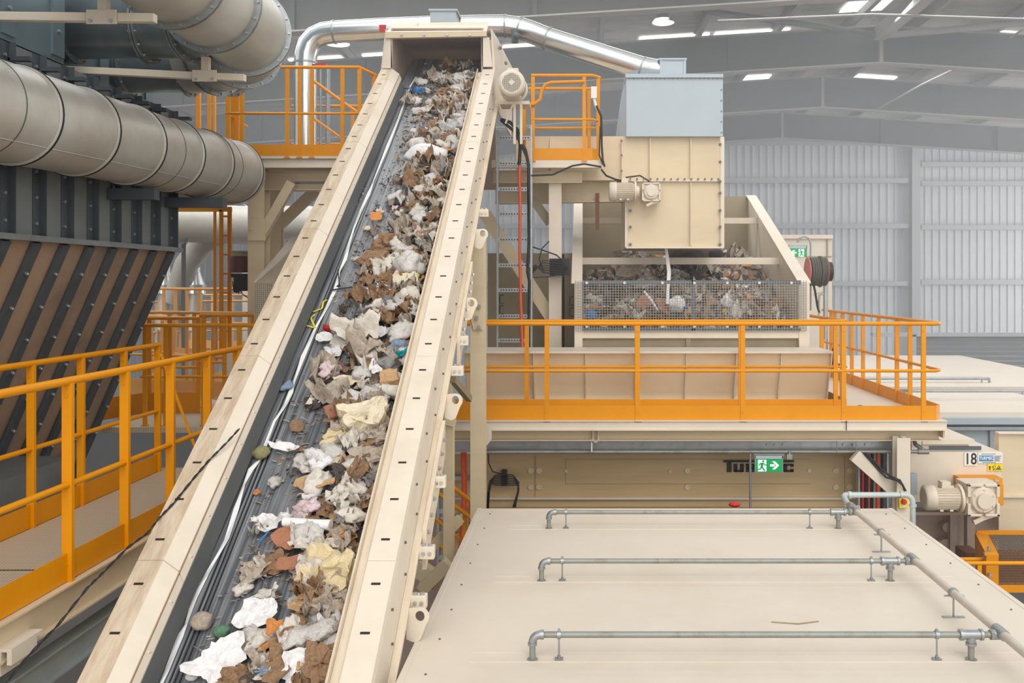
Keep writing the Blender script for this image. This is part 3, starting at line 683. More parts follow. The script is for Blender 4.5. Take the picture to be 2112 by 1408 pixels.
# overhead header duct, bending left into the far branch
HX, HZ, HR = -3.09, 3.92, .375
t = thing('ventilation_duct', 'overhead grey duct with bolted flange rings bending away at the top left', 'duct', (HX, 7, HZ-.4))
path = [Vector((HX, y, HZ)) for y in (4.2, 5.5, 6.2, 6.9, 7.5, 7.9)]
cc = Vector((HX-.95, 7.9, HZ)); arcp = [cc+Vector((math.cos(a)*.95, math.sin(a)*.95*1.35, 0)) for a in [i*math.pi/2/10 for i in range(1, 11)]]
path2 = path+arcp
part('duct_tube', t, MB().tube(path2, HR, 40), 'duct')
def flange(t, p, d, r, nb=18):
    p = Vector(p); d = Vector(d).normalized(); u = d.cross(Vector((0, 0, 1))).normalized(); v = u.cross(d)
    f = part('flange_ring', t, MB().tube([p-d*.022, p-d*.004], r+.045, 40).tube([p+d*.004, p+d*.022], r+.045, 40), 'galv')
    part('gasket', f, MB().tube([p-d*.005, p+d*.005], r+.03, 40), 'black')
    mb = MB()
    for k in range(nb):
        a = 2*math.pi*k/nb; mb.disc(p+(u*math.cos(a)+v*math.sin(a))*(r+.024), d, .011, .075, 6)
    part('bolt', f, mb, 'boltm')
for y in (5.9, 6.75, 7.45): flange(t, (HX, y, HZ), (0, 1, 0), HR)
for i in (1, 4, 7):
    p = arcp[i]; d = arcp[i+1]-arcp[i-1]; flange(t, p, d, HR)
def branch(label, y, x0, x1, z, r):
    t = thing('ventilation_duct', label, 'duct', ((x0+x1)/2, y, z-r))
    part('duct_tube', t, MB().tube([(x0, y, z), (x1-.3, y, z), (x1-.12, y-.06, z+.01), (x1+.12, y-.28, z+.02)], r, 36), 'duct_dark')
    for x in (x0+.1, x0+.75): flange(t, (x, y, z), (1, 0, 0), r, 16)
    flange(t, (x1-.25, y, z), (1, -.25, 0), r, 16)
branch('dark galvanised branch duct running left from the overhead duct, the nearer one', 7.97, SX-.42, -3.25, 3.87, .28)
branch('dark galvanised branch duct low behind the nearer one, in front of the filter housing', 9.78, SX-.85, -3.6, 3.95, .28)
# trapeze hangers
def trapeze(label, Y, px0, px1, py0, py1, pxs, tall):
    a, b = P(px0, py0, Y), P(px1, py1, Y+.0); t = thing('pipe_hanger', label, 'hanger', (a+b)/2)
    part('cross_tube', t, MB().bar(a, b, .06, .06), 'cream', bev=.005)
    k = (pxs-px0)/(px1-px0); c = a.lerp(b, k)+Vector((0, -.036, 0))
    p = part('clamp_plate', t, MB().box(c+Vector((-.105, -.012, -.055)), c+Vector((.105, 0, .045))), 'cream', bev=.003)
    part('bolt', p, MB().disc(c+Vector((-.07, -.018, -.035)), (0, 1, 0), .013, .02, 6).disc(c+Vector((.07, -.018, -.035)), (0, 1, 0), .013, .02, 6), 'boltm')
    part('upright', t, MB().box(c+Vector((-.032, 0, .04)), c+Vector((.032, .05, tall))), 'cream')
    if tall < 1: part('hanger_rod', t, MB().tube([c+Vector((0, .02, tall)), c+Vector((0, .02, 1.4))], .006, 6), 'galv')
trapeze('cream square hanger bar crossing the top left corner under the overhead duct', 6.25, -60, 321, 34, 38, 216, 1.6)
trapeze('cream square hanger bar below the branch ducts, second from the top', 7.75, 25, 506, 139, 161, 426, .16)

# ================================================================ upper left platform
PY = 10.9; pz = P(0, 322, PY).z
t = thing('platform', 'cream steel platform left of the conveyor head', 'platform', P(620, 345, PY))
a = P(470, 322, PY); b = P(706, 346, PY)
part('deck', t, MB().box((a.x-.4, PY, pz-.03), (P(790, 0, PY).x, PY+2.6, pz)), 'grating')
part('edge_beam', t, MB().box((a.x-.4, PY-.01, pz-.03), (P(790, 0, PY).x, PY+.05, pz+.0)).box((a.x-.4, PY+.02, pz-.13), (P(790, 0, PY).x, PY+.04, pz-.03)).box((a.x-.4, PY-.01, pz-.14), (P(790, 0, PY).x, PY+.05, pz-.125)), 'cream')
part('main_beam', t, MB().ibeam((a.x-.5, PY+.3, pz-.27), (P(790, 0, PY).x, PY+.3, pz-.27), .16, .24, .014), 'cream_tan')
railing('orange railing along the front of the upper left platform', [(P(452, 0, PY).x, PY+.9), (P(466, 0, PY).x, PY), (P(741, 0, PY).x, PY), (P(762, 0, PY).x, PY+.5)], pz, 1.08,
        [.93, .93+.17, .93+.72, .93+.87, .93+1.02, .93+1.39, .93+1.6, 2.9], toe=.14)
railing('orange railing at the back of the upper left platform', [(P(470, 0, PY).x, PY+2.4), (P(770, 0, PY).x, PY+2.4)], pz, 1.08, [.1, .9, 1.8], toe=0)
single('ladder_gate_panel', 'broad orange upright panel at the left end of the upper platform', 'panel', RB(476, 168, 492, 300, PY+.3, .03), 'orange')
for i, (px, w_) in enumerate(((408, 8), (430, 6), (441, 4))):
    single('orange_post', 'thin orange upright standing behind the end of the foreground duct', 'post', RB(px-w_/2, 176, px+w_/2, 330, 12.5, .05), 'orange', 'orange uprights behind the foreground duct')
# stair handrail behind
single('stair_handrail', 'orange sloping handrails of the stair seen through the upper left railing', 'handrail', MB().tube([P(648, 168, 12.2), P(720, 220, 12.2), P(770, 255, 12.2)], .022, 8).tube([P(648, 245, 12.2), P(700, 282, 12.2)], .018, 8), 'orange')
mb = MB().pb(650, 130, 672, 137, 12.6, 12.7); single('beacon_box', 'small red box on a pole behind the upper left railing', 'box', mb, 'red')
t = single('twin_cable_pole', 'pale pole with hanging cables behind the upper left railing', 'pole', MB().tube([P(661, 137, 12.65), P(661, 298, 12.65)], .02, 8).tube([P(676, 140, 12.65), P(676, 298, 12.65)], .035, 8), 'galv')
# columns and braces under it
hcol('platform_column', 'cream column under the left platform, nearer of the pair', 511, 545, 345, 700, 11.0)
hcol('platform_column', 'cream column under the left platform, farther and slimmer', 556, 578, 372, 560, 12.6)
single('diagonal_brace', 'cream diagonal brace leaning right from the nearer left column', 'brace', MB().bar(P(536, 492, 11.05), P(603, 376, 11.05), .11, .1, (0, 1, 0)), 'cream_tan')
single('diagonal_brace', 'second cream diagonal brace, right of the first under the left platform', 'brace', MB().bar(P(578, 462, 12.3), P(652, 392, 12.3), .14, .1, (0, 1, 0)), 'cream_tan')
single('diagonal_brace', 'short cream brace leaning left onto the nearer left column', 'brace', MB().bar(P(534, 480, 11.3), P(519, 392, 11.6), .05, .1, (0, 1, 0)), 'cream_tan')
single('conduit', 'thin horizontal conduit under the left platform beside the conveyor', 'pipe', MB().tube([P(608, 377, 11.2), P(672, 377, 11.2)], .018, 8), 'galv')
single('gusset_plate', 'cream gusset plate bolted where the braces meet the nearer left column', 'bracket', RB(511, 452, 547, 496, 10.97, .012).disc(P(518, 472, 10.96), (0, 1, 0), .016, .02, 6), 'cream_tan')
# mesh-sided box beside the conveyor, left of it
t = thing('guarded_chute', 'cream chute box with wire mesh side half hidden left of the conveyor', 'chute', P(545, 700, 10.3))
part('box_side', t, MB().prism([P(524, 582, 10.2), P(560, 545, 10.9), P(600, 500, 12), P(600, 700, 12), P(524, 700, 10.2)], (.02, 0, 0)), 'cream_tan')
part('sloping_lid', t, MB().prism([P(524, 580, 10.2), P(545, 562, 10.4), P(640, 475, 12), P(600, 490, 12)], (0, 0, -.03)), 'cream')
mb = MB()
for k in range(9): x = P(526+k*4.2, 0, 10.1).x; mb.box((x, 10.1, P(0, 700, 10.1).z), (x+.004, 10.104, P(0, 584, 10.1).z))
for k in range(26): z = P(0, 586+k*4.2, 10.1).z; mb.box((P(526, 0, 10.1).x, 10.1, z), (P(562, 0, 10.1).x, 10.104, z+.004))
part('wire_mesh', t, mb, 'mesh')
# dark red drum motor on the column
t = thing('drum_motor', 'dark maroon drum motor hanging beside the left column above the chute', 'motor', P(494, 600, 11.4))
part('drum', t, MB().tube([P(494, 562, 11.4), P(494, 532, 11.4), P(494, 528, 11.4)], [.12, .12, .1], 20), 'burnt')
part('cap', t, MB().tube([P(494, 531, 11.4), P(494, 521, 11.4)], .1, 20).pb(478, 517, 510, 520, 11.3, 11.5), 'cabinet')
part('base', t, MB().pb(476, 564, 511, 572, 11.3, 11.55).pb(482, 572, 511, 600, 11.3, 11.5).ball(P(488, 596, 11.35), .05), 'black')
part('cable', t, MB().tube([P(480, 580, 11.3), P(482, 598, 11.3), P(492, 606, 11.3), P(496, 590, 11.3)], .006, 6).tube([P(492, 590, 11.3), P(500, 606, 11.3), P(511, 614, 11.3)], .006, 6), 'black')

# ================================================================ far left background
t = thing('ventilation_duct', 'pale horizontal duct far behind the orange ladder', 'duct', P(500, 500, 15))
a, b = P(330, 458, 14.6), P(640, 458, 16.6)
part('duct_tube', t, MB().tube([a, P(500, 464, 15.4), b], [.31, .33, .3], 30), 'duct')
mb = MB()
for k in (.12, .25, .38, .52, .7, .85):
    c = a.lerp(b, k); d = (b-a).normalized(); mb.tube([c-d*.015+Vector((0, 0, -.03)), c+d*.015+Vector((0, 0, -.03))], .345, 30)
part('joint_ring', t, mb, 'galv')
part('branch', t, MB().tube([P(470, 470, 15.3), P(420, 500, 15.6), P(385, 545, 15.8), P(360, 620, 16)], .2, 16), 'duct')
for px, lab in ((342, 'pale cone-shaped duct boot far behind the dark hopper edge'), (404, 'pale cone-shaped duct boot far behind, right of the other boot')):
    c = P(px, 585, 16); t = thing('duct_boot', lab, 'duct fitting', c)
    part('cone', t, MB().tube([P(px, 510, 16), P(px, 560, 16), P(px, 585, 16), P(px, 605, 16)], [.07, .08, .16, .17], 20), 'silver')
    part('collar', t, MB().tube([P(px, 587, 16), P(px, 592, 16)], .185, 20), 'galv')
    part('lower_pipe', t, MB().tube([P(px, 605, 16), P(px-6, 680, 16)], .12, 16), 'duct')
# orange ladder
LY = 12.0
t = thing('orange_ladder', 'tall orange fixed ladder beyond the left walkways', 'ladder', P(465, 700, LY))
part('stringer', t, MB().pb(452, 432, 458.5, 720, LY, LY+.04), 'orange'); part('stringer', t, MB().pb(469, 426, 476, 720, LY+.1, LY+.14), 'orange')
for k in range(7): part('rung', t, MB().bar(P(456, 446+k*39.5, LY+.06), P(471, 446+k*39.5, LY+.1), .03, .025), 'orange')
part('top_bar', t, MB().pb(364, 428, 476, 436, LY, LY+.05), 'orange')
part('slim_upright', t, MB().pb(440, 436, 444, 655, LY, LY+.04), 'orange')
# stacks of railings on the farther walkways
railing('orange railing just beyond the left walkway, crossing straight over to the conveyor', [(P(290, 0, 10.0).x, 10.0), (P(560, 0, 10.0).x, 10.0)], .02, 1.1, [.05, .28, .7, 1.1, 1.3], toe=0)
railing('orange railing in the second row beyond the left walkway', [(P(285, 0, 10.6).x-.4, 10.2), (P(300, 0, 11).x, 11), (P(412, 0, 11).x, 11)], .0, 1.16, [.5, .9, 1.15, 1.5], toe=.25)
railing('orange railing running away from the ladder foot towards the conveyor', [(P(412, 0, 10.9).x, 10.9), (P(560, 0, 10.9).x, 10.9)], .1, 1.1, [.05, .3, .65], toe=0)
railing('haze-paled orange railing of the third walkway beyond, seen through the others', [(P(300, 0, 13.5).x, 13.5), (P(380, 0, 12.6).x, 12.6), (P(520, 0, 14.5).x, 14.5)], .1, 1.0, [.2, .6, 1.0, 1.4, 1.8, 2.1], m='orange_pale')
railing('haze-paled orange railing farthest back in the left background, long one', [(P(310, 0, 16).x, 16), (P(520, 0, 17).x, 17)], .2, 1.05, [.1, .5, .9, 1.3, 1.7], m='orange_pale')
railing('haze-paled orange railing farthest back in the left background, beside the ladder', [(P(380, 0, 18).x, 18), (P(530, 0, 17.4).x, 17.4)], .3, 1.05, [.2, .7, 1.2], m='orange_pale')
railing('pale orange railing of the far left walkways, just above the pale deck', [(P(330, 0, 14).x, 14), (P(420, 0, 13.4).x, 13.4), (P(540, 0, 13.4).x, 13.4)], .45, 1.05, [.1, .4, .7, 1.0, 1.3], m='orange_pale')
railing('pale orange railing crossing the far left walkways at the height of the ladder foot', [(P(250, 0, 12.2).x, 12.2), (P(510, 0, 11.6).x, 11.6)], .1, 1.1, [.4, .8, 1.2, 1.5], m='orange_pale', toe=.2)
t = single('far_walkway_deck', 'pale deck of the walkway beyond the stair, seen between orange posts', 'walkway', MB().box((P(240, 0, 10.2).x, 9.9, -.06), (P(440, 0, 10.2).x, 12.2, 0)), 'grating')
single('cable_box', 'small cream box on the walkway behind the second orange railing', 'box', RB(468, 730, 500, 800, 10.3, .3), 'cream')
single('sheet_cover_box', 'low grey metal cover box with white lid beside the dark hopper foot', 'box', MB().box((SX-.75, 6.3, -.35), (SX-.2, 7.75, .1)), 'steel_dark')
single('grey_background_post', 'slim dark post far behind the left railings', 'post', RB(374, 470, 379, 800, 15, .08), 'rafter')
single('background_cabin', 'pale panelled cabin far behind the left railings', 'cabin', RB(500, 560, 700, 900, 18, 2), 'palewall')
# ================================================================ front enclosure roof and its pipework
RZ = -.39
t = thing('machine_enclosure', 'large flat cream metal roof of the machine housing in the right foreground', 'machine housing', (.9, 5, -3.5))
part('roof_sheet', t, MB().box((-.931, 2.2, RZ-.03), (2.72, 7.9, RZ)), 'cream_roof', bev=.006)
part('side_wall', t, MB().box((-.92, 2.2, -3.6), (2.70, 7.88, RZ-.035)), 'cream_tan')
mb = MB()
for y in (3.45, 4.70, 5.95, 7.22):
    for dy in (0, .12): mb.box((-.6, y+dy, RZ), (2.5, y+dy+.012, RZ+.004))
part('folded_seam', t, mb, 'cream_roof')
for xa in (-.931, 2.685): part('edge_fold', t, MB().box((xa, 2.2, RZ), (xa+.036, 7.9, RZ+.003)), 'cream_roof')
mb = MB(); y = 3.2
while y < 7.8:
    mb.ball((-.80, y, RZ+.002), .007, 6).ball((2.60, y, RZ+.002), .007, 6); y += .45
part('roof_screw', t, mb, 'darkbolt')
single('roof_scratch', 'thin curved dark scuff mark on the right part of the cream roof', 'mark', MB().tube([(1.1, 5.25, RZ+.003), (1.25, 5.22, RZ+.004), (1.38, 5.26, RZ+.003)], .004, 5), 'cabinet')
PZ = RZ+.133
def elbow(a, c, b, r, n=6):
    a, c, b = Vector(a), Vector(c), Vector(b); return [a.lerp(c, k/n).lerp(c.lerp(b, k/n), k/n) for k in range(n+1)]
for y, xl, xr, cl, cr, word in ((4.73, -.268, 2.045, -.128, 1.864, 'nearest'), (5.98, -.278, 2.046, -.14, 1.92, 'middle'), (7.25, -.278, 2.06, -.14, 1.83, 'farthest')):
    r = .0165
    t = thing('sprinkler_pipe', 'weathered galvanised pipe across the cream roof, the %s of the three' % word, 'pipe', ((xl+xr)/2, y, RZ))
    part('pipe_run', t, MB().tube([(xl+.06, y, PZ), (2.17, y, PZ)], r, 14), 'galv_dusty')
    e = part('elbow', t, MB().tube(elbow((xl, y, PZ-.045), (xl, y, PZ), (xl+.05, y, PZ), r), r+.005, 14).tube([(xl+.04, y, PZ), (xl+.06, y, PZ)], r+.008, 14).tube([(xl, y, PZ-.055), (xl, y, PZ-.04)], r+.008, 14), 'galv')
    part('drop_leg', t, MB().tube([(xl, y, RZ), (xl, y, PZ-.05)], r, 14).tube([(xl, y, RZ), (xl, y, RZ+.006)], r+.012, 14), 'galv_dusty')
    part('drop_leg', t, MB().tube([(xr, y, RZ), (xr, y, PZ-.02)], r, 14).tube([(xr, y, RZ), (xr, y, RZ+.006)], r+.014, 14), 'galv_dusty')
    part('tee', t, MB().tube([(xr-.05, y, PZ), (xr+.05, y, PZ)], r+.008, 16).tube([(xr, y, PZ-.045), (xr, y, PZ)], r+.007, 16).tube([(xr-.062, y, PZ), (xr-.045, y, PZ)], r+.013, 16).tube([(xr+.045, y, PZ), (xr+.06, y, PZ)], r+.013, 16).tube([(xr, y, PZ-.055), (xr, y, PZ-.04)], r+.012, 16), 'galv')
    part('union_nut', t, MB().tube([(2.145, y, PZ), (2.162, y, PZ)], r+.012, 6, smooth=False), 'galv_dusty')
    for cx in (cl, cr):
        part('stand', t, MB().tube([(cx, y, RZ+.012), (cx, y, PZ-.015)], .0045, 8).tube([(cx-.01, y, PZ), (cx+.01, y, PZ)], r+.005, 14).box((cx-.006, y-.008, PZ), (cx+.006, y+.008, PZ+.03)).box((cx-.022, y-.015, RZ), (cx+.022, y+.015, RZ+.01)).tube([(cx, y, RZ), (cx, y, RZ+.025)], .009, 6), 'galv')
HXp, HZp = 2.2, PZ+.012
t = thing('header_pipe', 'pale header pipe running diagonally up the right part of the cream roof', 'pipe', (HXp, 5, RZ))
part('pipe_run', t, MB().tube([(HXp, 2.4, HZp), (HXp, 7.45, HZp)], .0235, 18), 'palepipe')
for y in (4.73, 5.98, 7.25): part('coupling', t, MB().tube([(HXp, y-.05, HZp), (HXp, y+.05, HZp)], .03, 18).tube([(HXp-.05, y, PZ), (HXp, y, PZ)], .026, 14), 'galv')
part('coupling', t, MB().tube([(HXp, 7.33, HZp), (HXp, 7.4, HZp)], .036, 18).box((HXp-.06, 7.35, HZp-.012), (HXp+.07, 7.38, HZp+.012)), 'galv')
for y in (3.85, 5.33, 6.62):
    part('stand', t, MB().tube([(HXp, y, RZ+.006), (HXp, y, HZp-.02)], .006, 8).box((HXp-.065, y-.012, RZ), (HXp+.065, y+.012, RZ+.006)).tube([(HXp, y-.008, HZp), (HXp, y+.008, HZp)], .031, 14).box((HXp-.055, y-.006, HZp-.02), (HXp-.02, y+.006, HZp-.012)).bar((HXp+.03, y, HZp), (HXp+.065, y, HZp-.02), .006), 'galv')
p3 = [(HXp, 7.55, HZp)]
part('crossing_pipe', t, MB().tube([(HXp, 7.42, HZp), (HXp, 7.5, HZp+.012), (HXp, 7.58, HZp+.036), (HXp+.02, 7.61, HZp+.04), (HXp+.05, 7.62, HZp+.04), (HXp+.52, 7.62, HZp+.04)]+elbow((HXp+.52, 7.62, HZp+.04), (HXp+.6, 7.62, HZp+.04), (HXp+.6, 7.62, HZp-.04), .02)+[(HXp+.6, 7.62, -1.6)], .0235, 16).tube([(HXp+.49, 7.62, HZp+.04), (HXp+.51, 7.62, HZp+.04)], .031, 16).tube([(HXp+.6, 7.62, HZp-.06), (HXp+.6, 7.62, HZp-.04)], .031, 16).tube([(HXp+.05, 7.62, HZp+.04), (HXp+.075, 7.62, HZp+.04)], .031, 16), 'bluepipe')

# ================================================================ right platform
RYF, DZ = 9.85, .09
XE = 3.95; XS = -1.5
t = thing('platform', 'long cream steel platform carrying the orange railings in front of the waste bin', 'platform', (1.2, 10, -.2))
part('deck', t, MB().box((XS, RYF+.01, DZ-.03), (XE, 10.45, DZ)).box((3.07, 10.45, DZ-.03), (XE, 15, DZ)), 'cream_roof')
part('edge_channel', t, MB().box((XS, RYF-.03, DZ-.10), (XE+.03, RYF-.02, DZ)).box((XS, RYF-.05, DZ-.012), (XE+.03, RYF+.1, DZ-.001)).box((XS, RYF-.055, DZ-.11), (XE+.03, RYF+.0, DZ-.10)), 'cream')
part('main_beam', t, MB().ibeam((XS, RYF+.12, DZ-.175), (XE, RYF+.12, DZ-.175), .14, .13, .012), 'cream_tan')
part('side_channel', t, MB().box((XE, RYF, DZ-.2), (XE+.02, 15, DZ)), 'cream_tan')
part('joint', t, MB().box((P(1742, 0, RYF).x, RYF-.056, DZ-.11), (P(1743.5, 0, RYF).x, RYF-.05, DZ)), 'darkgap')
fp = [(XS, RYF), (XE-.08, RYF), (XE, RYF+.1), (XE, 14.8)]
def dx(px, Y=RYF): return P(px, 0, Y).x-XS
side = []
for px in (1877, 1850, 1812, 1780, 1757, 1738, 1722, 1714):
    Yp = XE*F/(px-VX); side.append((XE-.08-XS)+.128+(Yp-RYF-.1))
t = railing('long orange railing along the front and right edges of the right platform', fp, DZ, 1.055, [dx(1128), dx(1315), dx(1528)+.02, dx(1740), dx(1912)-.04]+side, toe=.155, pw=.05, r=.022, mf=.51)
railing('inner orange railing behind the front one, guarding the curved cream panels', [(XS+.02, 10.4), (3.05, 10.4), (3.05, 14.6)], DZ, 1.06, [dx(1083, 10.4), dx(1310, 10.4), dx(1524, 10.4), dx(1720, 10.4), 4.7, 5.6, 6.4, 7.3, 8.0], toe=.155, pw=.05, r=.02, mf=.5)
# curved trough panels
prof = [(10.62, 1.02-.24), (10.66, .62), (10.78, .38), (10.84, .2), (10.78, .09)]
xs = [P(px, 0, 10.65).x for px in (960, 1101, 1208, 1312, 1415, 1518, 1610, 1713)]
t = thing('trough_casing', 'tan cream curved trough casing behind the two orange railings', 'casing', (1.2, 10.7, 0))
for a, b in zip(xs, xs[1:]):
    pts = [(y, z) for y, z in prof]; mb = MB()
    A = []; B = []
    for k in range(13):
        s_ = k/12*(len(pts)-1); i = min(int(s_), len(pts)-2); f_ = s_-i
        y = pts[i][0]*(1-f_)+pts[i+1][0]*f_; z = pts[i][1]*(1-f_)+pts[i+1][1]*f_
        A.append(Vector((a+.004, y, z))); B.append(Vector((b-.004, y, z)))
    n = len(A); mb.add(A+B, [(i, i+1, n+i+1, n+i) for i in range(n-1)], True)
    mb.add([p+Vector((0, .02, 0)) for p in A+B], [(i, n+i, n+i+1, i+1) for i in range(n-1)], True)
    part('panel', t, mb, 'trough')
mb = MB()
for x in xs: mb.loft([Vector((x-.006, y-.045, z)) for y, z in prof]+[Vector((x-.006, y+.03, z)) for y, z in prof[::-1]], [Vector((x+.006, y-.045, z)) for y, z in prof]+[Vector((x+.006, y+.03, z)) for y, z in prof[::-1]])
part('rib', t, mb, 'cream')
part('top_flange', t, MB().box((xs[0], 10.55, .78), (xs[-1], 11.2, .79)).box((xs[0], 10.545, .765), (xs[-1], 10.555, .79)), 'cream')

# ================================================================ waste bin (open hopper) behind
BX0, BX1, BF, BB = -.02, 2.72, 11.25, 14.8
bz = lambda py, Y: CZ-(py-VY)*Y/F
t = thing('waste_bin', 'open cream steel bin with sloping side tops, cross beams and a wire mesh front', 'bin', (1.3, 12, .1))
topF, topB = 1.585, bz(405, BB)
def side_wall(x0, x1):
    return MB().hexa([(x0, BF, .1), (x1, BF, .1), (x1, BB, .1), (x0, BB, .1), (x0, BF, topF), (x1, BF, topF), (x1, BB, topB), (x0, BB, topB)])
part('left_wall', t, side_wall(BX0-.09, BX0), 'cream'); part('right_wall', t, side_wall(BX1, BX1+.05), 'cream')
part('rim', t, MB().hexa([(BX1-.03, BF-.02, topF), (BX1+.13, BF-.02, topF), (BX1+.13, BB, topB), (BX1-.03, BB, topB), (BX1-.03, BF-.02, topF+.02), (BX1+.13, BF-.02, topF+.02), (BX1+.13, BB, topB+.02), (BX1-.03, BB, topB+.02)]), 'cream')
part('rim', t, MB().hexa([(BX0-.13, BF-.02, topF), (BX0+.01, BF-.02, topF), (BX0+.01, BB, topB), (BX0-.13, BB, topB), (BX0-.13, BF-.02, topF+.02), (BX0+.01, BF-.02, topF+.02), (BX0+.01, BB, topB+.02), (BX0-.13, BB, topB+.02)]), 'cream')
part('back_wall', t, MB().box((BX0-.05, BB, .1), (BX1+.04, BB+.04, topB)), 'cabinet')
part('front_post', t, MB().box((BX0-.09, BF-.03, .6), (BX0+.01, BF+.05, topF)), 'cream'); part('front_post', t, MB().box((BX1-.02, BF-.03, .6), (BX1+.11, BF+.05, topF)), 'cream')
part('front_beam', t, MB().box((BX0, BF-.02, bz(697, BF)), (BX1, BF+.06, bz(681, BF))), 'cream')
part('front_panel', t, MB().box((BX0, BF+.03, .1), (BX1, BF+.05, bz(690, BF))).box((P(1420, 0, BF).x-.03, BF+.0, .4), (P(1420, 0, BF).x+.03, BF+.03, bz(697, BF))), 'cabinet')
part('cross_beam', t, MB().box((BX0, 12.45, bz(545, 12.45)), (BX1+.02, 12.55, bz(531, 12.45))), 'cream')
part('cross_beam', t, MB().box((BX0, 13.95, bz(461, 13.95)), (BX1+.02, 14.05, bz(449, 13.95))), 'cream')
mz0, mz1 = bz(682, BF), bz(578, BF)
sc_ = part('mesh_screen', t, MB().box((BX0+.01, BF-.045, mz1-.045), (BX1+.0, BF-.03, mz1)).box((BX0+.01, BF-.045, mz0), (BX1, BF-.03, mz0+.03)).box((P(1428, 0, BF).x-.015, BF-.045, mz0), (P(1428, 0, BF).x+.03, BF-.03, mz1)), 'rib', label='dark framed wire mesh screen')
mb = MB(); x = BX0-.08
while x < BX1+.07: mb.box((x, BF-.052, mz0), (x+.006, BF-.048, mz1-.0)); x += .0335
z = mz0
while z < mz1: mb.box((BX0-.08, BF-.056, z), (BX1+.07, BF-.052, z+.006)); z += .0335
part('wire_mesh', sc_, mb, 'mesh')
mb = MB()
for px in (1210, 1288, 1366, 1432, 1500, 1566, 1632):
    for py in (583, 673): mb.disc(P(px, py, BF-.06), (0, 1, 0), .018, .02, 10)
part('bolt', sc_, mb, 'boltm')

# ================================================================ discharge chute and grey hood over the bin
GY = 12.0
t = thing('discharge_chute', 'large cream bolted discharge chute hanging over the waste bin', 'chute', P(1390, 510, GY))
part('lower_box', t, MB().pb(1291, 509, 1491, 372, 11.55, 13.0), 'cream_tan', bev=.004)
part('upper_box', t, MB().pb(1064, 372, 1491, 281, 12.0, 13.3), 'cream_tan', bev=.004)
part('edge_flange', t, MB().pb(1291, 512, 1493, 508, 11.5, 11.6).pb(1289, 510, 1294, 400, 11.52, 11.56).pb(1486, 510, 1494, 282, 11.52, 11.56).pb(1300, 370, 1488, 374, 11.5, 11.56), 'cream')
mb = MB()
for px, a_, b_ in ((1424, 376, 506), (1424, 284, 370)): mb.pb(px, b_, px+2, a_, 11.5 if a_ > 370 else 11.95, 11.56 if a_ > 370 else 12.0)
for px in (1134, 1282, 1340): mb.pb(px, 370, px+2, 284, 11.95, 12.0)
part('panel_seam', t, mb, 'cream')
mb = MB()
for py in (298, 334, 374, 398, 434, 468, 504): mb.disc(P(1485, py, 11.5), (0, 1, 0), .02, .03, 6)
for py in (434, 468, 504): mb.disc(P(1300, py, 11.5), (0, 1, 0), .02, .03, 6)
for k in range(14): mb.disc(P(1300+k*14, 369, 11.48), (0, 1, 0), .012, .03, 6)
for py in (290, 320, 352): mb.disc(P(1282, py, 11.93), (0, 1, 0), .014, .03, 6)
part('bolt', t, mb, 'darkbolt')
single('rusty_strap', 'short brown rusty strap hanging left of the chute above the bin', 'strap', MB().pb(1228, 474, 1236, 398, 12.1, 12.12), 'rustbrown')
single('hanging_ribbon', 'long grey-white fabric ribbon hanging under the chute into the bin', 'ribbon', MB().loft([P(1371, 512, 11.8), P(1377, 512, 11.8), P(1377, 512, 11.81), P(1371, 512, 11.81)], [P(1376, 560, 11.75), P(1384, 560, 11.75), P(1384, 560, 11.76), P(1376, 560, 11.76)]).loft([P(1376, 560, 11.75), P(1384, 560, 11.75), P(1384, 560, 11.76), P(1376, 560, 11.76)], [P(1373, 625, 11.6), P(1379, 628, 11.6), P(1379, 628, 11.61), P(1373, 625, 11.61)]), 'white')
t = thing('extraction_hood', 'pale blue-grey box hood standing on the cream chute', 'extraction hood', P(1390, 281, 11.9))
a, b = P(1292, 281, 11.9), P(1491, 160, 11.9)
part('hood_body', t, MB().hexa([(a.x, 11.9, a.z), (b.x, 11.9, a.z), (b.x, 13.2, a.z), (a.x-.12, 13.2, a.z), (a.x, 11.9, b.z), (b.x, 11.9, b.z), (b.x, 13.2, b.z), (a.x-.02, 13.2, b.z)]), 'bluegrey')
part('lid_flange', t, MB().pb(1290, 160, 1492, 152, 11.87, 13.22), 'bluegrey', bev=.003)
mb = MB()
for k in range(22): mb.disc(P(1298+k*9.1, 162, 11.89), (0, 1, 0), .006, .01, 6)
for k in range(5): mb.disc(P(1488, 185+k*22, 11.89), (0, 1, 0), .009, .01, 6)
part('rivet', t, mb, 'darkbolt')
part('inlet_box', t, MB().pb(1363, 152, 1414, 122, 12.2, 12.6).pb(1358, 123, 1417, 119.5, 12.18, 12.65).pb(1361, 152, 1367, 122, 12.19, 12.22).pb(1410, 152, 1415, 122, 12.19, 12.22), 'bluegrey')
t = single('pipe_junction_box', 'small pale grey box on the silver pipe just above the conveyor hood', 'box', MB().pb(887, 46, 940, 20, 12.3, 12.7).pb(884, 22, 943, 18, 12.28, 12.75), 'bluegrey')
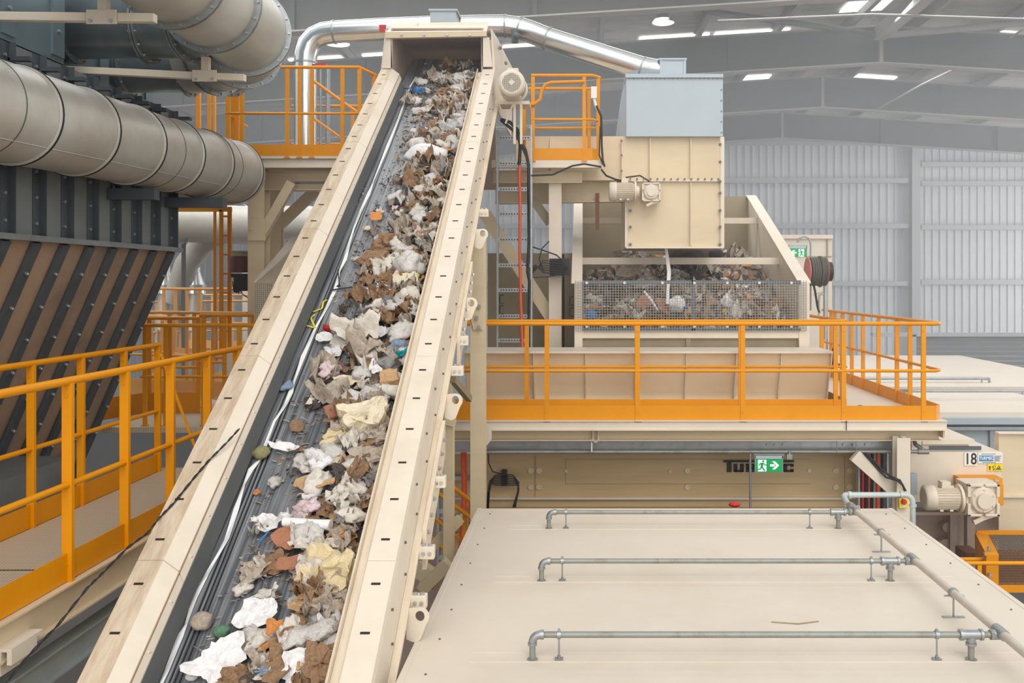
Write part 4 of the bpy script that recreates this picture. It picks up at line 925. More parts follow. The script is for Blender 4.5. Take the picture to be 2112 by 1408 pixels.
# silver extraction pipe
t = thing('silver_pipe', 'shiny silver pipe passing behind the conveyor hood and sloping down to the grey box', 'pipe', P(630, 300, 12.6))
Rp = .158
pth = [P(630, 330, 12.7), P(630, 130, 12.7), P(631, 112, 12.7), P(637, 92, 12.7), P(650, 77, 12.7), P(668, 69, 12.7), P(690, 66, 12.7), P(800, 60, 12.7), P(900, 56, 12.75), P(1000, 54, 12.8), P(1042, 54, 12.8), P(1070, 58, 12.8), P(1095, 66, 12.8), P(1130, 80, 12.75), P(1325, 141, 12.5), P(1345, 143, 12.45), P(1366, 143, 12.4)]
part('pipe_tube', t, MB().tube(pth, [Rp]*13+[Rp, .16, .15, .13], 28), 'silver')
mb = MB()
for a_, b_ in ((1, 0), (6, 7), (8, 9), (10, 9), (11, 12), (13, 14), (14, 13)):
    p, q = Vector(pth[a_]), Vector(pth[b_]); d = (q-p).normalized(); mb.tube([p-d*.012, p+d*.012], Rp+.012, 28)
part('joint_band', t, mb, 'galv')
part('side_tap', t, MB().tube([P(1062, 62, 12.6), P(1062, 88, 12.6)], .05, 12).ball(P(1066, 74, 12.5), .05), 'rib')

# ================================================================ upper right platform
UY = 11.45; uz = P(0, 330, UY).z
t = thing('platform', 'cream steel platform right of the conveyor head, above the cable ladder', 'platform', P(1130, 345, UY))
x0, x1 = P(1030, 0, UY).x-.1, P(1241, 0, UY).x
part('deck', t, MB().box((x0, UY, uz-.02), (x1, UY+.5, uz)), 'cream')
part('edge_beam', t, MB().box((x0, UY-.01, uz-.09), (x1, UY+.04, uz-.015)).box((x0, UY-.03, uz-.10), (x1, UY+.05, uz-.085)), 'cream')
part('main_beam', t, MB().ibeam((x0, UY+.25, uz-.19), (x1-.25, UY+.25, uz-.19), .15, .16, .012), 'cream_tan')
def px2(px, Y=UY): return P(px, 0, Y).x
rt = railing('orange railing along the front of the upper right platform, with a stepped top rail', [(px2(1096), UY), (px2(1222), UY), (px2(1237), UY+.12), (px2(1237), UY+.45)], uz, 1.08, [0.02, px2(1205)-px2(1096), .9], toe=.15)
railing('orange railing at the back of the upper right platform', [(px2(1086), UY+.42), (px2(1230), UY+.42)], uz+.0, 1.0, [.8], toe=0)
single('stepped_handrail', 'orange handrail with a swan-neck step beside the head motor', 'handrail', MB().tube([P(1086, 216, UY-.03), P(1102, 215, UY-.03), P(1114, 205, UY-.03), P(1118, 185, UY-.03), P(1125, 174, UY-.03), P(1137, 170, UY-.03), P(1205, 168, UY-.03)], .022, 10), 'orange')
single('orange_stanchion', 'thick orange stanchion under the head motor', 'post', RB(1074, 215, 1084, 306, UY-.1, .06), 'orange')
single('control_box', 'small grey switch box on the upper right railing', 'box', MB().pb(1219, 178, 1231, 202, UY-.06, UY).tube([P(1225, 202, UY-.03), P(1228, 216, UY-.03), P(1232, 225, UY-.03)], .02, 8), 'white')
single('hanging_cable', 'black cable tied down the end post of the upper right railing', 'cable', MB().tube([P(1230, 218, UY-.05), P(1240, 240, UY-.05), P(1241, 300, UY-.05), P(1243, 330, UY-.05), P(1247, 343, UY-.08)], .014, 7).tube([P(1238, 260, UY-.06), P(1236, 320, UY-.06), P(1244, 340, UY-.06)], .009, 6), 'black')
single('support_beam', 'dark-edged horizontal cream beam under the upper right platform, reaching the chute', 'beam', MB().ibeam(P(1022, 398, 12.2), P(1290, 394, 12.2), .16, .3, .02), 'cream_tan')
single('cross_girder', 'tan channel girder behind the cable ladder under the platform', 'beam', MB().pb(1035, 412, 1290, 392, 12.3, 12.35), 'cabinet')
hcol('platform_column', 'cream column under the upper right platform, crossed by the black cable loops', 1132, 1158, 368, 728, 11.7, m='cream')
single('diagonal_brace', 'dark diagonal brace left of the right platform column, upper one', 'brace', MB().bar(P(1100, 412, 12.0), P(1134, 460, 12.0), .12, .1, (0, 1, 0)), 'cabinet')
single('diagonal_brace', 'long cream diagonal brace crossing behind the cable ladder', 'brace', MB().bar(P(1000, 440, 11.9), P(1140, 660, 11.9), .16, .1, (0, 1, 0)), 'cream_tan')
t = thing('electrical_cabinet', 'tan metal cabinet with wire handles behind the cable ladder', 'cabinet', P(1110, 728, 12.6))
part('body', t, MB().pb(1006, 728, 1186, 522, 12.5, 13.1), 'cabinet')
for px, py in ((1034, 608), (1034, 630), (1178, 612), (1178, 635), (1174, 714)):
    part('handle', t, MB().tube([P(px+4, py, 12.49), P(px+4, py, 12.45), P(px-3, py, 12.45), P(px-3, py+17, 12.45), P(px+4, py+17, 12.45), P(px+4, py+17, 12.49)], .006, 6), 'darkgap')
part('door_gap', t, MB().pb(1160, 728, 1164, 524, 12.49, 12.5), 'darkgap')
# cable ladder
LY2 = 11.2
t = thing('cable_ladder', 'upright galvanised cable ladder right of the conveyor with perforated rungs', 'cable ladder', P(1060, 728, LY2))
part('side_rail', t, MB().pb(1024, 728, 1028, 268, LY2, LY2+.08), 'galv'); part('side_rail', t, MB().pb(1094, 728, 1098, 258, LY2, LY2+.08), 'galv')
for py in (284, 337, 390, 441, 494, 547, 598, 652, 702):
    r_ = part('rung', t, MB().pb(1028, py+4, 1094, py-4, LY2+.02, LY2+.05), 'galv')
    mb = MB()
    for k in range(11): mb.pb(1032+k*5.6, py+1.4, 1034.6+k*5.6, py-1.4, LY2+.017, LY2+.02)
    part('slot', r_, mb, 'darkgap')
single('orange_cable', 'bright orange-red cable running down the cable ladder', 'cable', MB().tube([P(1072, 340, LY2), P(1071, 372, LY2), P(1073, 400, LY2), P(1072, 520, LY2), P(1074, 620, LY2), P(1077, 700, LY2), P(1077, 728, LY2)], .018, 8).tube([P(1072, 380, LY2), P(1080, 363, LY2), P(1100, 361, LY2)], .007, 6), 'redcable')
single('black_cable', 'thick bundle of black cables curving from the conveyor down the cable ladder', 'cable', MB().tube([P(1032, 246, LY2-.1), P(1052, 252, LY2-.1), P(1068, 268, LY2-.06), P(1073, 300, LY2), P(1071, 340, LY2)], .022, 8).tube([P(1034, 248, LY2-.1), P(1060, 270, LY2-.06), P(1084, 310, LY2), P(1090, 340, LY2), P(1091, 500, LY2), P(1088, 560, LY2), P(1092, 580, LY2), P(1090, 728, LY2)], .02, 8).tube([P(1070, 290, LY2-.03), P(1088, 330, LY2-.03), P(1092, 420, LY2-.03), P(1088, 540, LY2-.03)], .012, 7), 'black')
single('black_cable', 'black cable looping from the ladder under the upper platform to the chute motor', 'cable', MB().tube([P(1096, 362, LY2-.1), P(1140, 360, LY2-.1), P(1180, 342, LY2-.1), P(1205, 338, LY2-.1), P(1240, 344, LY2-.1)], .012, 7).tube([P(1240, 349, LY2), P(1250, 362, LY2), P(1270, 370, 11.4), P(1290, 374, 11.6)], .012, 7).tube([P(1290, 366, 11.5), P(1320, 362, 11.5), P(1340, 374, 11.5)], .01, 7), 'black')
t = thing('cable_gland_block', 'black cable gland plate with looping cables on the right platform column', 'cable block', P(1154, 568, 11.5))
part('plate', t, MB().pb(1133, 568, 1175, 533, 11.55, 11.62), 'black')
mb = MB()
for k in range(6):
    py = 538+k*5
    mb.tube([P(1092, 570-k*4, 11.4), P(1105, 556-k*2, 11.4), P(1120, py-1, 11.42), P(1142, py, 11.5), P(1160, py+1, 11.5), P(1172-k, 552+k, 11.5), P(1160, 566, 11.5), P(1128, 571, 11.45), P(1100, 572, 11.4)], .007, 6)
mb.tube([P(1095, 508, 11.4), P(1120, 516, 11.4), P(1148, 526, 11.45), P(1158, 535, 11.5), P(1150, 545, 11.5)], .009, 6)
mb.tube([P(1132, 498, 11.5), P(1118, 512, 11.4), P(1112, 535, 11.4), P(1122, 560, 11.4)], .009, 6)
part('cable_loops', t, mb, 'black')
# chute motor
c = P(1287, 395, 11.35); motor('electric_motor', 'cream electric motor with finned body fixed on the discharge chute', c, (1, 0, 0), .118, .38)
gearbox('square cream gearbox bolted on the discharge chute beside its motor', P(1343, 396, 11.3), .235)

# ================================================================ machine row under the platform
t = thing('trommel_housing', 'long tan cream machine side with black lettering under the right platform', 'machine', (1, 10.7, -2))
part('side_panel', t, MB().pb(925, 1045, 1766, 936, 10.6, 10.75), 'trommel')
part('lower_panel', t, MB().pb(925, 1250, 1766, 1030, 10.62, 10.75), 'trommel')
part('rail_fold', t, MB().pb(925, 1030, 1766, 1026, 10.55, 10.62), 'cream')
mb = MB()
for px in (1103, 1742): mb.pb(px, 1026, px+1.5, 940, 10.59, 10.6)
for (xa, xb) in ((1166, 1672),):
    mb.pb(xa, 947, xb, 946, 10.595, 10.6).pb(xa, 998, xb, 997, 10.595, 10.6).pb(xa, 998, xa+1, 946, 10.595, 10.6)
part('panel_joint', t, mb, 'cabinet')
mb = MB()
for px in (1095, 1112, 1418, 1724, 1742+10):
    for py in (970, 1004): mb.disc(P(px, py, 10.59), (0, 1, 0), .035, .02, 12)
mb.disc(P(1168, 971, 10.59), (0, 1, 0), .02, .02, 10).disc(P(1382, 971, 10.59), (0, 1, 0), .02, .02, 10).disc(P(1669, 970, 10.59), (0, 1, 0), .025, .02, 10)
part('plug', t, mb, 'cream_tan')
# lettering: T u r m e c with one bar above
s_ = 300/2112.0
def lx(v): return 1460+v*s_
def ly(v): return 900+v*s_
mb = MB()
def R_(x0, y0, x1, y1): mb.pb(lx(x0), ly(y1), lx(x1), ly(y0), 10.585, 10.598)
R_(225, 342, 1252, 374); R_(278, 374, 345, 516)
def letter(ch, x0, w=150):
    x1 = x0+w; t_ = 56; a, b = 396, 516
    if ch == 'u': R_(x0, a, x0+t_, b-6); R_(x1-t_, a, x1, b-6); R_(x0+8, b-32, x1-8, b)
    if ch == 'r': R_(x0, a, x0+t_, b); R_(x0, a, x1-10, a+24); R_(x1-t_, a+8, x1, b-60); R_(x0, b-76, x1-10, b-52); R_(x1-t_-6, b-60, x1, b)
    if ch == 'm': R_(x0, a, x0+48, b); R_(x0, a, x1-6, a+26); R_(x0+w/2-24, a, x0+w/2+24, b); R_(x1-48, a+6, x1, b)
    if ch == 'e': R_(x0, a+6, x0+t_, b-6); R_(x0+6, a, x1, a+26); R_(x0+6, b-26, x1, b); R_(x0, (a+b)/2-11, x1-10, (a+b)/2+11)
    if ch == 'c': R_(x0, a+8, x0+t_, b-8); R_(x0+8, a, x1-6, a+28); R_(x0+8, b-28, x1-6, b); R_(x1-46, a+8, x1, a+44); R_(x1-46, b-44, x1, b-8)
letter('u', 374); letter('r', 556); letter('m', 728, 190); letter('e', 932); letter('c', 1098)
part('lettering', t, mb, 'ink')
t = thing('cable_support', 'black cable hanger with two bundles of looping cables on the tan machine side', 'cable bundle', P(1040, 1045, 10.4))
part('clamp', t, MB().pb(1033, 1002, 1046, 981, 10.45, 10.55).pb(1034, 980, 1045, 970, 10.5, 10.58), 'black')
mb = MB()
for k in range(7):
    y_ = 979+k*3.6
    mb.tube([P(1004+k*.6, 1048, 10.42), P(1006+k*.6, 1015, 10.42), P(1010+k*.5, 992+k, 10.42), P(1022, y_, 10.44), P(1040, y_-1, 10.44), P(1058, y_, 10.44), P(1070-k*.4, 994+k, 10.42), P(1070-k*.4, 1012, 10.42), P(1062-k*(.9 if k % 2 else -.2), 1046, 10.42)], .006, 6)
part('cable', t, mb, 'black')
single('black_cable', 'single thin black cable dropping to the cable hanger from above', 'cable', MB().tube([P(1007, 935, 10.45), P(1008, 955, 10.45), P(1016, 972, 10.45), P(1034, 977, 10.45)], .007, 6), 'black')
single('galvanised_channel', 'galvanised slotted channel running just below the right platform', 'channel', MB().pb(912, 928, 1846, 910, 10.1, 10.14).pb(912, 911, 1846, 908, 10.05, 10.14).disc(P(1582, 917, 10.09), (0, 1, 0), .012, .02, 8).disc(P(1598, 917, 10.09), (0, 1, 0), .012, .02, 8).disc(P(1615, 917, 10.09), (0, 1, 0), .012, .02, 8).disc(P(1740, 917, 10.09), (0, 1, 0), .016, .02, 8).disc(P(1760, 917, 10.09), (0, 1, 0), .014, .02, 8).disc(P(1786, 917, 10.09), (0, 1, 0), .016, .02, 8), 'galv')
single('long_pipe', 'dull galvanised pipe running under the slotted channel to the right', 'pipe', MB().tube([P(1000, 932, 10.0), P(1903, 931, 10.0)], .021, 12).tube([P(1893, 931, 10.0), P(1915, 931, 10.0)], .03, 12).tube([P(1905, 928, 10.0), P(1888, 916, 10.05), P(1885, 905, 10.1)], .024, 10), 'galv_dusty')
mb = MB().pb(1222, 912, 1224.5, 884, 9.9, 9.95).pb(1233, 912, 1235.5, 884, 9.9, 9.95).pb(1222, 886, 1235, 883, 9.9, 9.95).pb(1222, 912, 1235, 910, 9.9, 9.95).pb(1219, 932, 1222, 905, 9.92, 9.96)
single('hanger_clip', 'small white metal hanger clip under the platform edge', 'bracket', mb, 'cream')
single('gusset_plate', 'triangular cream gusset beside the tall conveyor column', 'bracket', MB().prism([P(1000, 884, 9.7), P(1014, 884, 9.7), P(1014, 906, 9.7), P(1001, 922, 9.7)], (0, .01, 0)), 'cream')
for (px, py) in ((1726, 890), (1766, 890), (1902, 895)):
    single('threaded_rod', 'thin threaded rod hanging the pipe under the right platform', 'rod', MB().tube([P(px, py, 9.98), P(px, 932, 9.98)], .005, 6), 'galv', 'hanger rods under the right platform')
# exit signs
def exit_sign(label, x0, y0, x1, y1, Y, man_left):
    t = thing('exit_sign', label, 'exit sign', P((x0+x1)/2, y1, Y))
    w_, h_ = x1-x0, y1-y0
    def q(u, v, yy=0): return P(x0+u*w_, y0+v*h_, Y+yy)
    part('sign_panel', t, MB().box(q(0, 1), q(1, 0, .02)), 'green')
    part('sign_housing', t, MB().box(q(-.01, 0), q(1.02, -.28, .03)).box(q(-.02, 1.03), q(0, -.28, .02)).box(q(1, 1.03), q(1.02, -.28, .02)).box(q(0, 1.04), q(1, 1, .02)), 'bluegrey')
    part('mounting_bar', t, MB().box(q(-.05, -.28, .0), q(1.05, -.42, .04)), 'galv')
    ox = .10 if man_left else .56
    def m_(pts, yy, mm, nm): part(nm, t, MB().prism([q(u, v, yy) for u, v in pts], (0, .003, 0)), mm)
    m_([(ox, .08), (ox+.31, .08), (ox+.31, .96), (ox+.0, .96)], -.004, 'signwhite', 'white_doorway')
    fl = lambda pts: [((ox+.31-(u-ox)) if not man_left else u, v) for u, v in pts]
    def man(pts): return fl([(ox+a*.31, b) for a, b in pts])
    mb = MB()
    for pts in ([(.30, .30), (.62, .28), (.72, .34), (.55, .62), (.34, .62)], [(.34, .58), (.55, .58), (.80, .80), (.86, .94), (.74, .94), (.62, .84)],
                [(.34, .55), (.50, .62), (.34, .82), (.0, .84), (.0, .76), (.24, .74)], [(.32, .30), (.38, .38), (.22, .44), (.14, .56), (.06, .52), (.14, .38)], [(.66, .32), (.74, .32), (.82, .42), (1.0, .42), (1.0, .50), (.76, .50)]):
        mb.prism([q(u, v, -.008) for u, v in man(pts)], (0, .003, 0))
    u0, v0 = man([(.62, .18)])[0]; mb.disc(q(u0, v0, -.006), (0, 1, 0), h_*.085*Y/F, .003, 12)
    part('running_figure', t, mb, 'green')
    cx = .72 if man_left else .28; d = 1 if man_left else -1
    mb = MB().prism([q(cx-d*.17, .42, -.006), q(cx, .42, -.006), q(cx, .58, -.006), q(cx-d*.17, .58, -.006)], (0, .003, 0))
    mb.prism([q(cx-d*.09, .2, -.0065), q(cx+d*.02, .2, -.0065), q(cx+d*.17, .5, -.0065), q(cx+d*.06, .5, -.0065)], (0, .003, 0))
    mb.prism([q(cx-d*.09, .8, -.007), q(cx+d*.02, .8, -.007), q(cx+d*.17, .5, -.007), q(cx+d*.06, .5, -.007)], (0, .003, 0))
    part('arrow', t, mb, 'signwhite')
    return t
exit_sign('green and white exit sign with running figure and right arrow, over the black lettering', 1558, 946, 1613, 973, 9.9, True)
single('sign_post', 'slim galvanised post standing left of the exit sign on the tan machine', 'post', MB().tube([P(1547.5, 1050, 9.95), P(1547.5, 935, 9.95)], .014, 10), 'galv')
exit_sign('smaller exit sign with left arrow near the hose reel, right of the bin', 1627, 512, 1663, 530, 13.2, False)
single('sign_pole', 'thin grey hooped pole beside the smaller exit sign', 'pole', MB().tube([P(1645, 500, 13.2), P(1648, 491, 13.2), P(1658, 487, 13.2), P(1668, 491, 13.2), P(1672, 502, 13.2), P(1672, 640, 13.2)], .014, 8), 'galv')
single('socket_outlet', 'small clear socket box clipped beside the exit sign on the pipe', 'socket', MB().pb(1623, 947, 1634, 937, 9.95, 10.0).disc(P(1628, 934, 9.98), (0, 0, 1), .02, .04, 8), 'galv')
single('red_beacon_top', 'blurred red rotating beacon just above the far edge of the cream roof', 'beacon', MB().ball(P(1515, 1040, 8.6), .045, 12, (1.3, 1, .6)), 'red')

# right end: column, brace, cables
t = hcol('machine_column', 'cream column at the right end of the platform carrying a yellow isolator switch', 1850, 1878, 903, 1100, 9.75, m='cream')
single('diagonal_brace', 'wide cream diagonal brace running down to the isolator column', 'brace', MB().bar(P(1762, 938, 9.9), P(1852, 1018, 9.9), .14, .08, (0, 1, 0)), 'cream')
single('black_cable', 'pair of black cables curving down behind the isolator column', 'cable', MB().tube([P(1782, 934, 9.85), P(1812, 968, 9.85), P(1828, 984, 9.8), P(1850, 990, 9.7), P(1862, 1000, 9.7), P(1866, 1012, 9.7)], .012, 8).tube([P(1786, 934, 9.85), P(1818, 968, 9.85), P(1836, 982, 9.8), P(1856, 990, 9.7), P(1868, 1012, 9.7)], .012, 8), 'black')
for i, (a_, b_, mm, lab) in enumerate(((1776, 1782, 'red', 'red'), (1782, 1789, 'black', 'black'), (1790, 1794, 'redcable', 'bright orange'), (1795, 1799, 'black', 'slim black'), (1800, 1806, 'galv_dusty', 'grey'), (1806, 1815, 'redcable', 'wide orange-red'), (1816, 1822, 'black', 'broad black'), (1823, 1828, 'galv_dusty', 'pale grey'))):
    xm = (a_+b_)/2; single('riser_cable', '%s riser cable in the upright bundle left of the isolator column, number %d from the left' % (lab, i+1) if False else '%s riser cable in the upright bundle left of the isolator column' % lab, 'cable', MB().tube([P(xm, 1055, 10.3), P(xm+1, 930, 10.3)], (b_-a_)/2*10.3/F, 8), mm)
single('cable_tray_side', 'galvanised tray edges either side of the riser cables', 'cable tray', MB().pb(1770, 1050, 1774, 930, 10.25, 10.32).pb(1829, 1050, 1833, 930, 10.25, 10.32).pb(1770, 1050, 1833, 930, 10.36, 10.38), 'galv')
t = thing('isolator_switch', 'yellow isolator switch with red knob on the cream column at right', 'switch', P(1863.5, 1047, 9.7))
part('plate', t, MB().pb(1855, 1048, 1873, 1024, 9.69, 9.74), 'yellow', bev=.004)
part('knob', t, MB().disc(P(1864, 1034, 9.68), (0, 1, 0), .03, .03, 16).pb(1862.6, 1039, 1865.4, 1029, 9.65, 9.68), 'red')
part('label_strip', t, MB().pb(1860, 1045, 1868, 1042, 9.685, 9.69), 'white')

# conveyor end machine with sign 18
t = thing('cross_conveyor', 'cream end of a cross conveyor with the number 18 plate and orange guard', 'machine', P(1970, 1080, 10.6))
part('side_panel', t, MB().pb(1878, 1035, 2066, 932, 10.6, 11.6), 'cream', bev=.004)
part('top_cover', t, MB().pb(1880, 935, 1998, 912, 10.65, 11.5).pb(1880, 916, 2010, 906, 10.6, 11.5), 'cream')
part('dark_opening', t, MB().pb(1918, 928, 2024, 920, 10.63, 10.65), 'rib')
part('side_panel', t, MB().pb(2060, 1095, 2260, 893, 10.85, 10.95), 'cream_tan')
part('panel_edge', t, MB().pb(2060, 895, 2260, 892, 10.8, 10.9).pb(2066, 1026, 2260, 1023, 10.8, 10.86), 'cream')
part('conduit_trunk', t, MB().pb(1879, 1020, 1892, 977, 10.5, 10.56), 'bluegrey')
g = part('orange_guard', t, MB().pb(1981, 1002, 2068, 986, 10.4, 10.6).pb(1985, 1042, 2070, 998, 10.38, 10.6), 'orange', bev=.004)
part('slot', g, MB().pb(1990, 992.5, 2060, 990, 10.39, 10.4), 'cream')
part('bolt', g, MB().disc(P(2010, 990, 10.39), (0, 1, 0), .02, .03, 6).disc(P(2053, 990, 10.39), (0, 1, 0), .02, .03, 6), 'boltm')
def text_mesh(name, par, body, c, size, m, sx=1.0, bold=.0):
    cu = bpy.data.curves.new(name, 'FONT'); cu.body = body; cu.size = size; cu.extrude = .001; cu.align_x = 'CENTER'; cu.align_y = 'CENTER'; cu.offset = bold
    tmp = bpy.data.objects.new('tmp', cu); COL.objects.link(tmp); bpy.context.view_layer.update()
    me = bpy.data.meshes.new_from_object(tmp.evaluated_get(bpy.context.evaluated_depsgraph_get()))
    bpy.data.objects.remove(tmp); c = Vector(c)-ORG[par]
    me.transform(Matrix.Translation(c) @ Matrix.Rotation(math.pi/2, 4, 'X') @ Matrix.Diagonal((sx, 1, 1, 1)))
    me.materials.clear(); me.materials.append(M[m]); o = bpy.data.objects.new(name, me); COL.objects.link(o); o.parent = par; ORG[o] = ORG[par]; return o
pl = thing('number_sign', 'white plate with a bold black 18 on the cross conveyor', 'sign', P(2003, 960, 10.58))
part('plate', pl, MB().pb(1989, 960, 2015, 933, 10.585, 10.6), 'white')
text_mesh('number', pl, '18', P(2002, 947, 10.582), .185, 'ink', .8, .0018)
pl = thing('maker_plate', 'white plate with blue maker label right of the 18 plate', 'sign', P(2042, 955, 10.58))
part('plate', pl, MB().pb(2017, 955, 2068, 933, 10.585, 10.6), 'white')
part('blue_label', pl, MB().pb(2019.5, 951, 2049, 939, 10.583, 10.585), 'blue_ink')
text_mesh('maker_name', pl, 'TURMEC', P(2034.2, 944.8, 10.581), .05, 'white', .85, .0015)
mb = MB()
for k in range(5): mb.pb(2051, 941+k*2.4, 2065-(k*3 % 5), 939.8+k*2.4, 10.583, 10.585)
mb.pb(2024, 936.6, 2054, 935.6, 10.583, 10.585).pb(2026, 954, 2054, 953, 10.583, 10.585)
part('fine_print', pl, mb, 'darkbolt')
pl = thing('warning_sign', 'two yellow warning pictogram plates under the maker plate', 'sign', P(2052, 971, 10.58))
part('plate', pl, MB().pb(2037, 971, 2068, 956, 10.585, 10.6), 'yellow')
def tri(c, s, yy): return [P(c[0]-s, c[1]+s*.75, yy), P(c[0]+s, c[1]+s*.75, yy), P(c[0], c[1]-s*.85, yy)]
part('triangle', pl, MB().prism(tri((2060, 964), 6, 10.583), (0, .001, 0)), 'ink'); part('triangle_inner', pl, MB().prism(tri((2060, 964.3), 4.2, 10.5815), (0, .001, 0)), 'yellow')
part('pictogram', pl, MB().pb(2057, 967, 2062, 965, 10.58, 10.581).bar(P(2060, 966, 10.58), P(2062, 962, 10.58), .006).bar(P(2042, 969, 10.58), P(2041, 961, 10.58), .008).bar(P(2040, 964, 10.58), P(2044, 962, 10.58), .006).bar(P(2048, 969, 10.58), P(2051, 966, 10.58), .006).bar(P(2049, 960, 10.58), P(2048, 965, 10.58), .006).pb(2052.5, 971, 2053, 956, 10.582, 10.584), 'ink')
c = P(1946, 1026, 10.15); motor('electric_motor', 'cream electric motor with finned body beside the yellow isolator switch', c, (1, 0, 0), .135, .46)
gearbox('square cream gearbox in front of the orange guard on the cross conveyor', P(2026, 1030, 10.05), .36)
single('drive_shaft_flange', 'cream coupling between the motor and the gearbox at right', 'coupling', MB().tube([P(1984, 1027, 10.15), P(1994, 1027, 10.15)], .08, 16).tube([P(1976, 1027, 10.15), P(1980, 1027, 10.15)], .155, 24), 'cream')
# dark void below with pipes
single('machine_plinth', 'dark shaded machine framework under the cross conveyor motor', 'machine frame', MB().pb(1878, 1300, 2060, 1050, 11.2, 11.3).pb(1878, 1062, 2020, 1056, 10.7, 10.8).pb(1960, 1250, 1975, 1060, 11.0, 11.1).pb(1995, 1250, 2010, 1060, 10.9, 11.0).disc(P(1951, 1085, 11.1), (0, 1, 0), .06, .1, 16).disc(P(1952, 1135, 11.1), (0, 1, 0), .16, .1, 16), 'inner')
single('rust_stained_block', 'dark rusty block low beside the yellow cage rails', 'block', RB(1992, 1140, 2022, 1162, 10.5, .3), 'rustbrown')
# yellow guard cage
t = thing('guard_cage', 'yellow guard cage with rusty wire mesh at the right edge', 'guard cage', P(2070, 1220, 9.6))
A_ = [P(2010, 1096, 10.3), P(2200, 1096, 10.3), P(2200, 1142, 9.5), P(2034, 1142, 9.5)]
def frame(pts, w_):
    mb = MB()
    for a, b in zip(pts, pts[1:]+pts[:1]): mb.bar(a, b, w_, .03)
    return mb
part('top_frame', t, MB().bar(P(2014, 1098, 10.3), P(2200, 1098, 10.3), .03, .05).loft([P(2010, 1096, 10.3), P(2038, 1102, 10.3), P(2060, 1142, 9.5), P(2034, 1142, 9.5)], [v+Vector((0, 0, -.03)) for v in (P(2010, 1096, 10.3), P(2038, 1102, 10.3), P(2060, 1142, 9.5), P(2034, 1142, 9.5))]), 'orange')
part('front_frame', t, MB().pb(2034, 1222, 2060, 1142, 9.48, 9.55).pb(2034, 1222, 2200, 1207, 9.48, 9.55), 'orange', bev=.004)
part('side_panel', t, MB().prism([P(2034, 1142, 9.52), P(2034, 1222, 9.52), P(2012, 1190, 10.3), P(2010, 1096, 10.3)], (.01, 0, 0)), 'orange')
mb = MB()
for k in range(26):
    x0 = 2040+k*6; a = P(x0+0-20, 1103, 10.28); b = P(x0+20-18, 1142, 9.5)
    a.x = P(2040+k*5.3, 1103, 10.28).x; b.x = P(2060+k*5.8, 1142, 9.5).x; mb.bar(a, b, .007, .004)
    mb.pb(2060+k*5.8, 1207, 2061.2+k*5.8, 1142, 9.5, 9.504)
for k in range(13): mb.pb(2060, 1143+k*5.2, 2200, 1144.2+k*5.2, 9.496, 9.5)
for k in range(10):
    f_ = k/10; a = P(2040, 1103, 10.28).lerp(P(2060, 1142, 9.5), f_); b = P(2200, 1103, 10.28).lerp(P(2220, 1142, 9.5), f_); mb.bar(a, b, .006, .004)
part('wire_mesh', t, mb, 'meshbr')
part('cage_bolt', t, MB().disc(P(2040, 1130, 9.6), (0, 0, 1), .02, .03, 8).disc(P(2042, 1185, 9.46), (0, 1, 0), .02, .03, 8).disc(P(2032, 1142, 9.46), (0, 1, 0), .015, .03, 8), 'boltm')
part('inner_debris', t, MB().pb(2045, 1200, 2200, 1150, 9.9, 10.2), 'rustbrown')
railing('pair of orange pipe rails crossing the yellow cage at the right edge', [(P(1960, 0, 9.3).x, 9.3), (P(2200, 0, 9.3).x, 9.3)], P(0, 1161, 9.3).z-1.08, 1.08, [.3], toe=0, mid=False)
single('pipe_rail', 'shorter orange pipe rail just above the other one at the yellow cage', 'rail', MB().tube([P(1975, 1153, 9.6), P(2034, 1153, 9.6)], .022, 10), 'orange')

# ---- hose reel
c = P(1686, 560, 13.0)
t = thing('hose_reel', 'red-rimmed hose reel wound with thick black hose above the right walkway', 'hose reel', c-Vector((0, 0, .25)))
part('drum_plate', t, MB().tube([c+Vector((-.15, 0, 0)), c+Vector((-.135, 0, 0))], .205, 28), 'fadedred', label='faded red drum plate')
part('drum_plate', t, MB().tube([c+Vector((.115, 0, 0)), c+Vector((.13, 0, 0))], .19, 28), 'red')
mb = MB()
for k in range(7):
    for j in range(2):
        x = -.11+k*.034; r = .16+j*.03+(.02 if k == 4 else 0); mb.tube([c+Vector((x+j*.01, math.cos(a)*r, math.sin(a)*r)) for a in [i*math.pi/12 for i in range(25)]], .02, 8)
part('hose', t, mb, 'hose'); part('hub', t, MB().tube([c+Vector((-.12, 0, 0)), c+Vector((.2, 0, 0))], .14, 16), 'black')
part('tail_hose', t, MB().tube([c+Vector((-.08, -.1, -.2)), P(1681, 600, 12.9), P(1686, 632, 12.9), P(1690, 645, 12.9)], .016, 8), 'black')
part('bracket', t, MB().pb(1701, 568, 1704.5, 552, 12.95, 13.05), 'red')
part('stand_post', t, MB().pb(1701, 700, 1707, 568, 13.0, 13.08), 'galv')
part('valve_pipe', t, MB().tube([P(1700, 606, 12.9), P(1690, 608, 12.9), P(1689, 622, 12.9), P(1689, 650, 12.9)], .014, 8).tube([P(1676, 608, 12.9), P(1700, 601, 12.9)], .006, 6), 'galv')
single('black_hose', 'short black hose loop hanging at the corner of the inner railing', 'hose', MB().tube([P(1726, 690, 10.9), P(1723, 712, 10.9), P(1716, 730, 10.9), P(1714, 760, 10.9)], .02, 8), 'black')
single('small_bolt_debris', 'tiny brown nut lying on the right walkway deck', 'debris', MB().box((3.35, 10.9, DZ), (3.39, 10.94, DZ+.015)), 'rustbrown')
single('small_bolt_debris', 'small grey fitting lying by the inner toe board on the right walkway', 'debris', MB().tube([(3.12, 10.75, DZ+.012), (3.22, 10.75, DZ+.012)], .012, 8), 'galv')

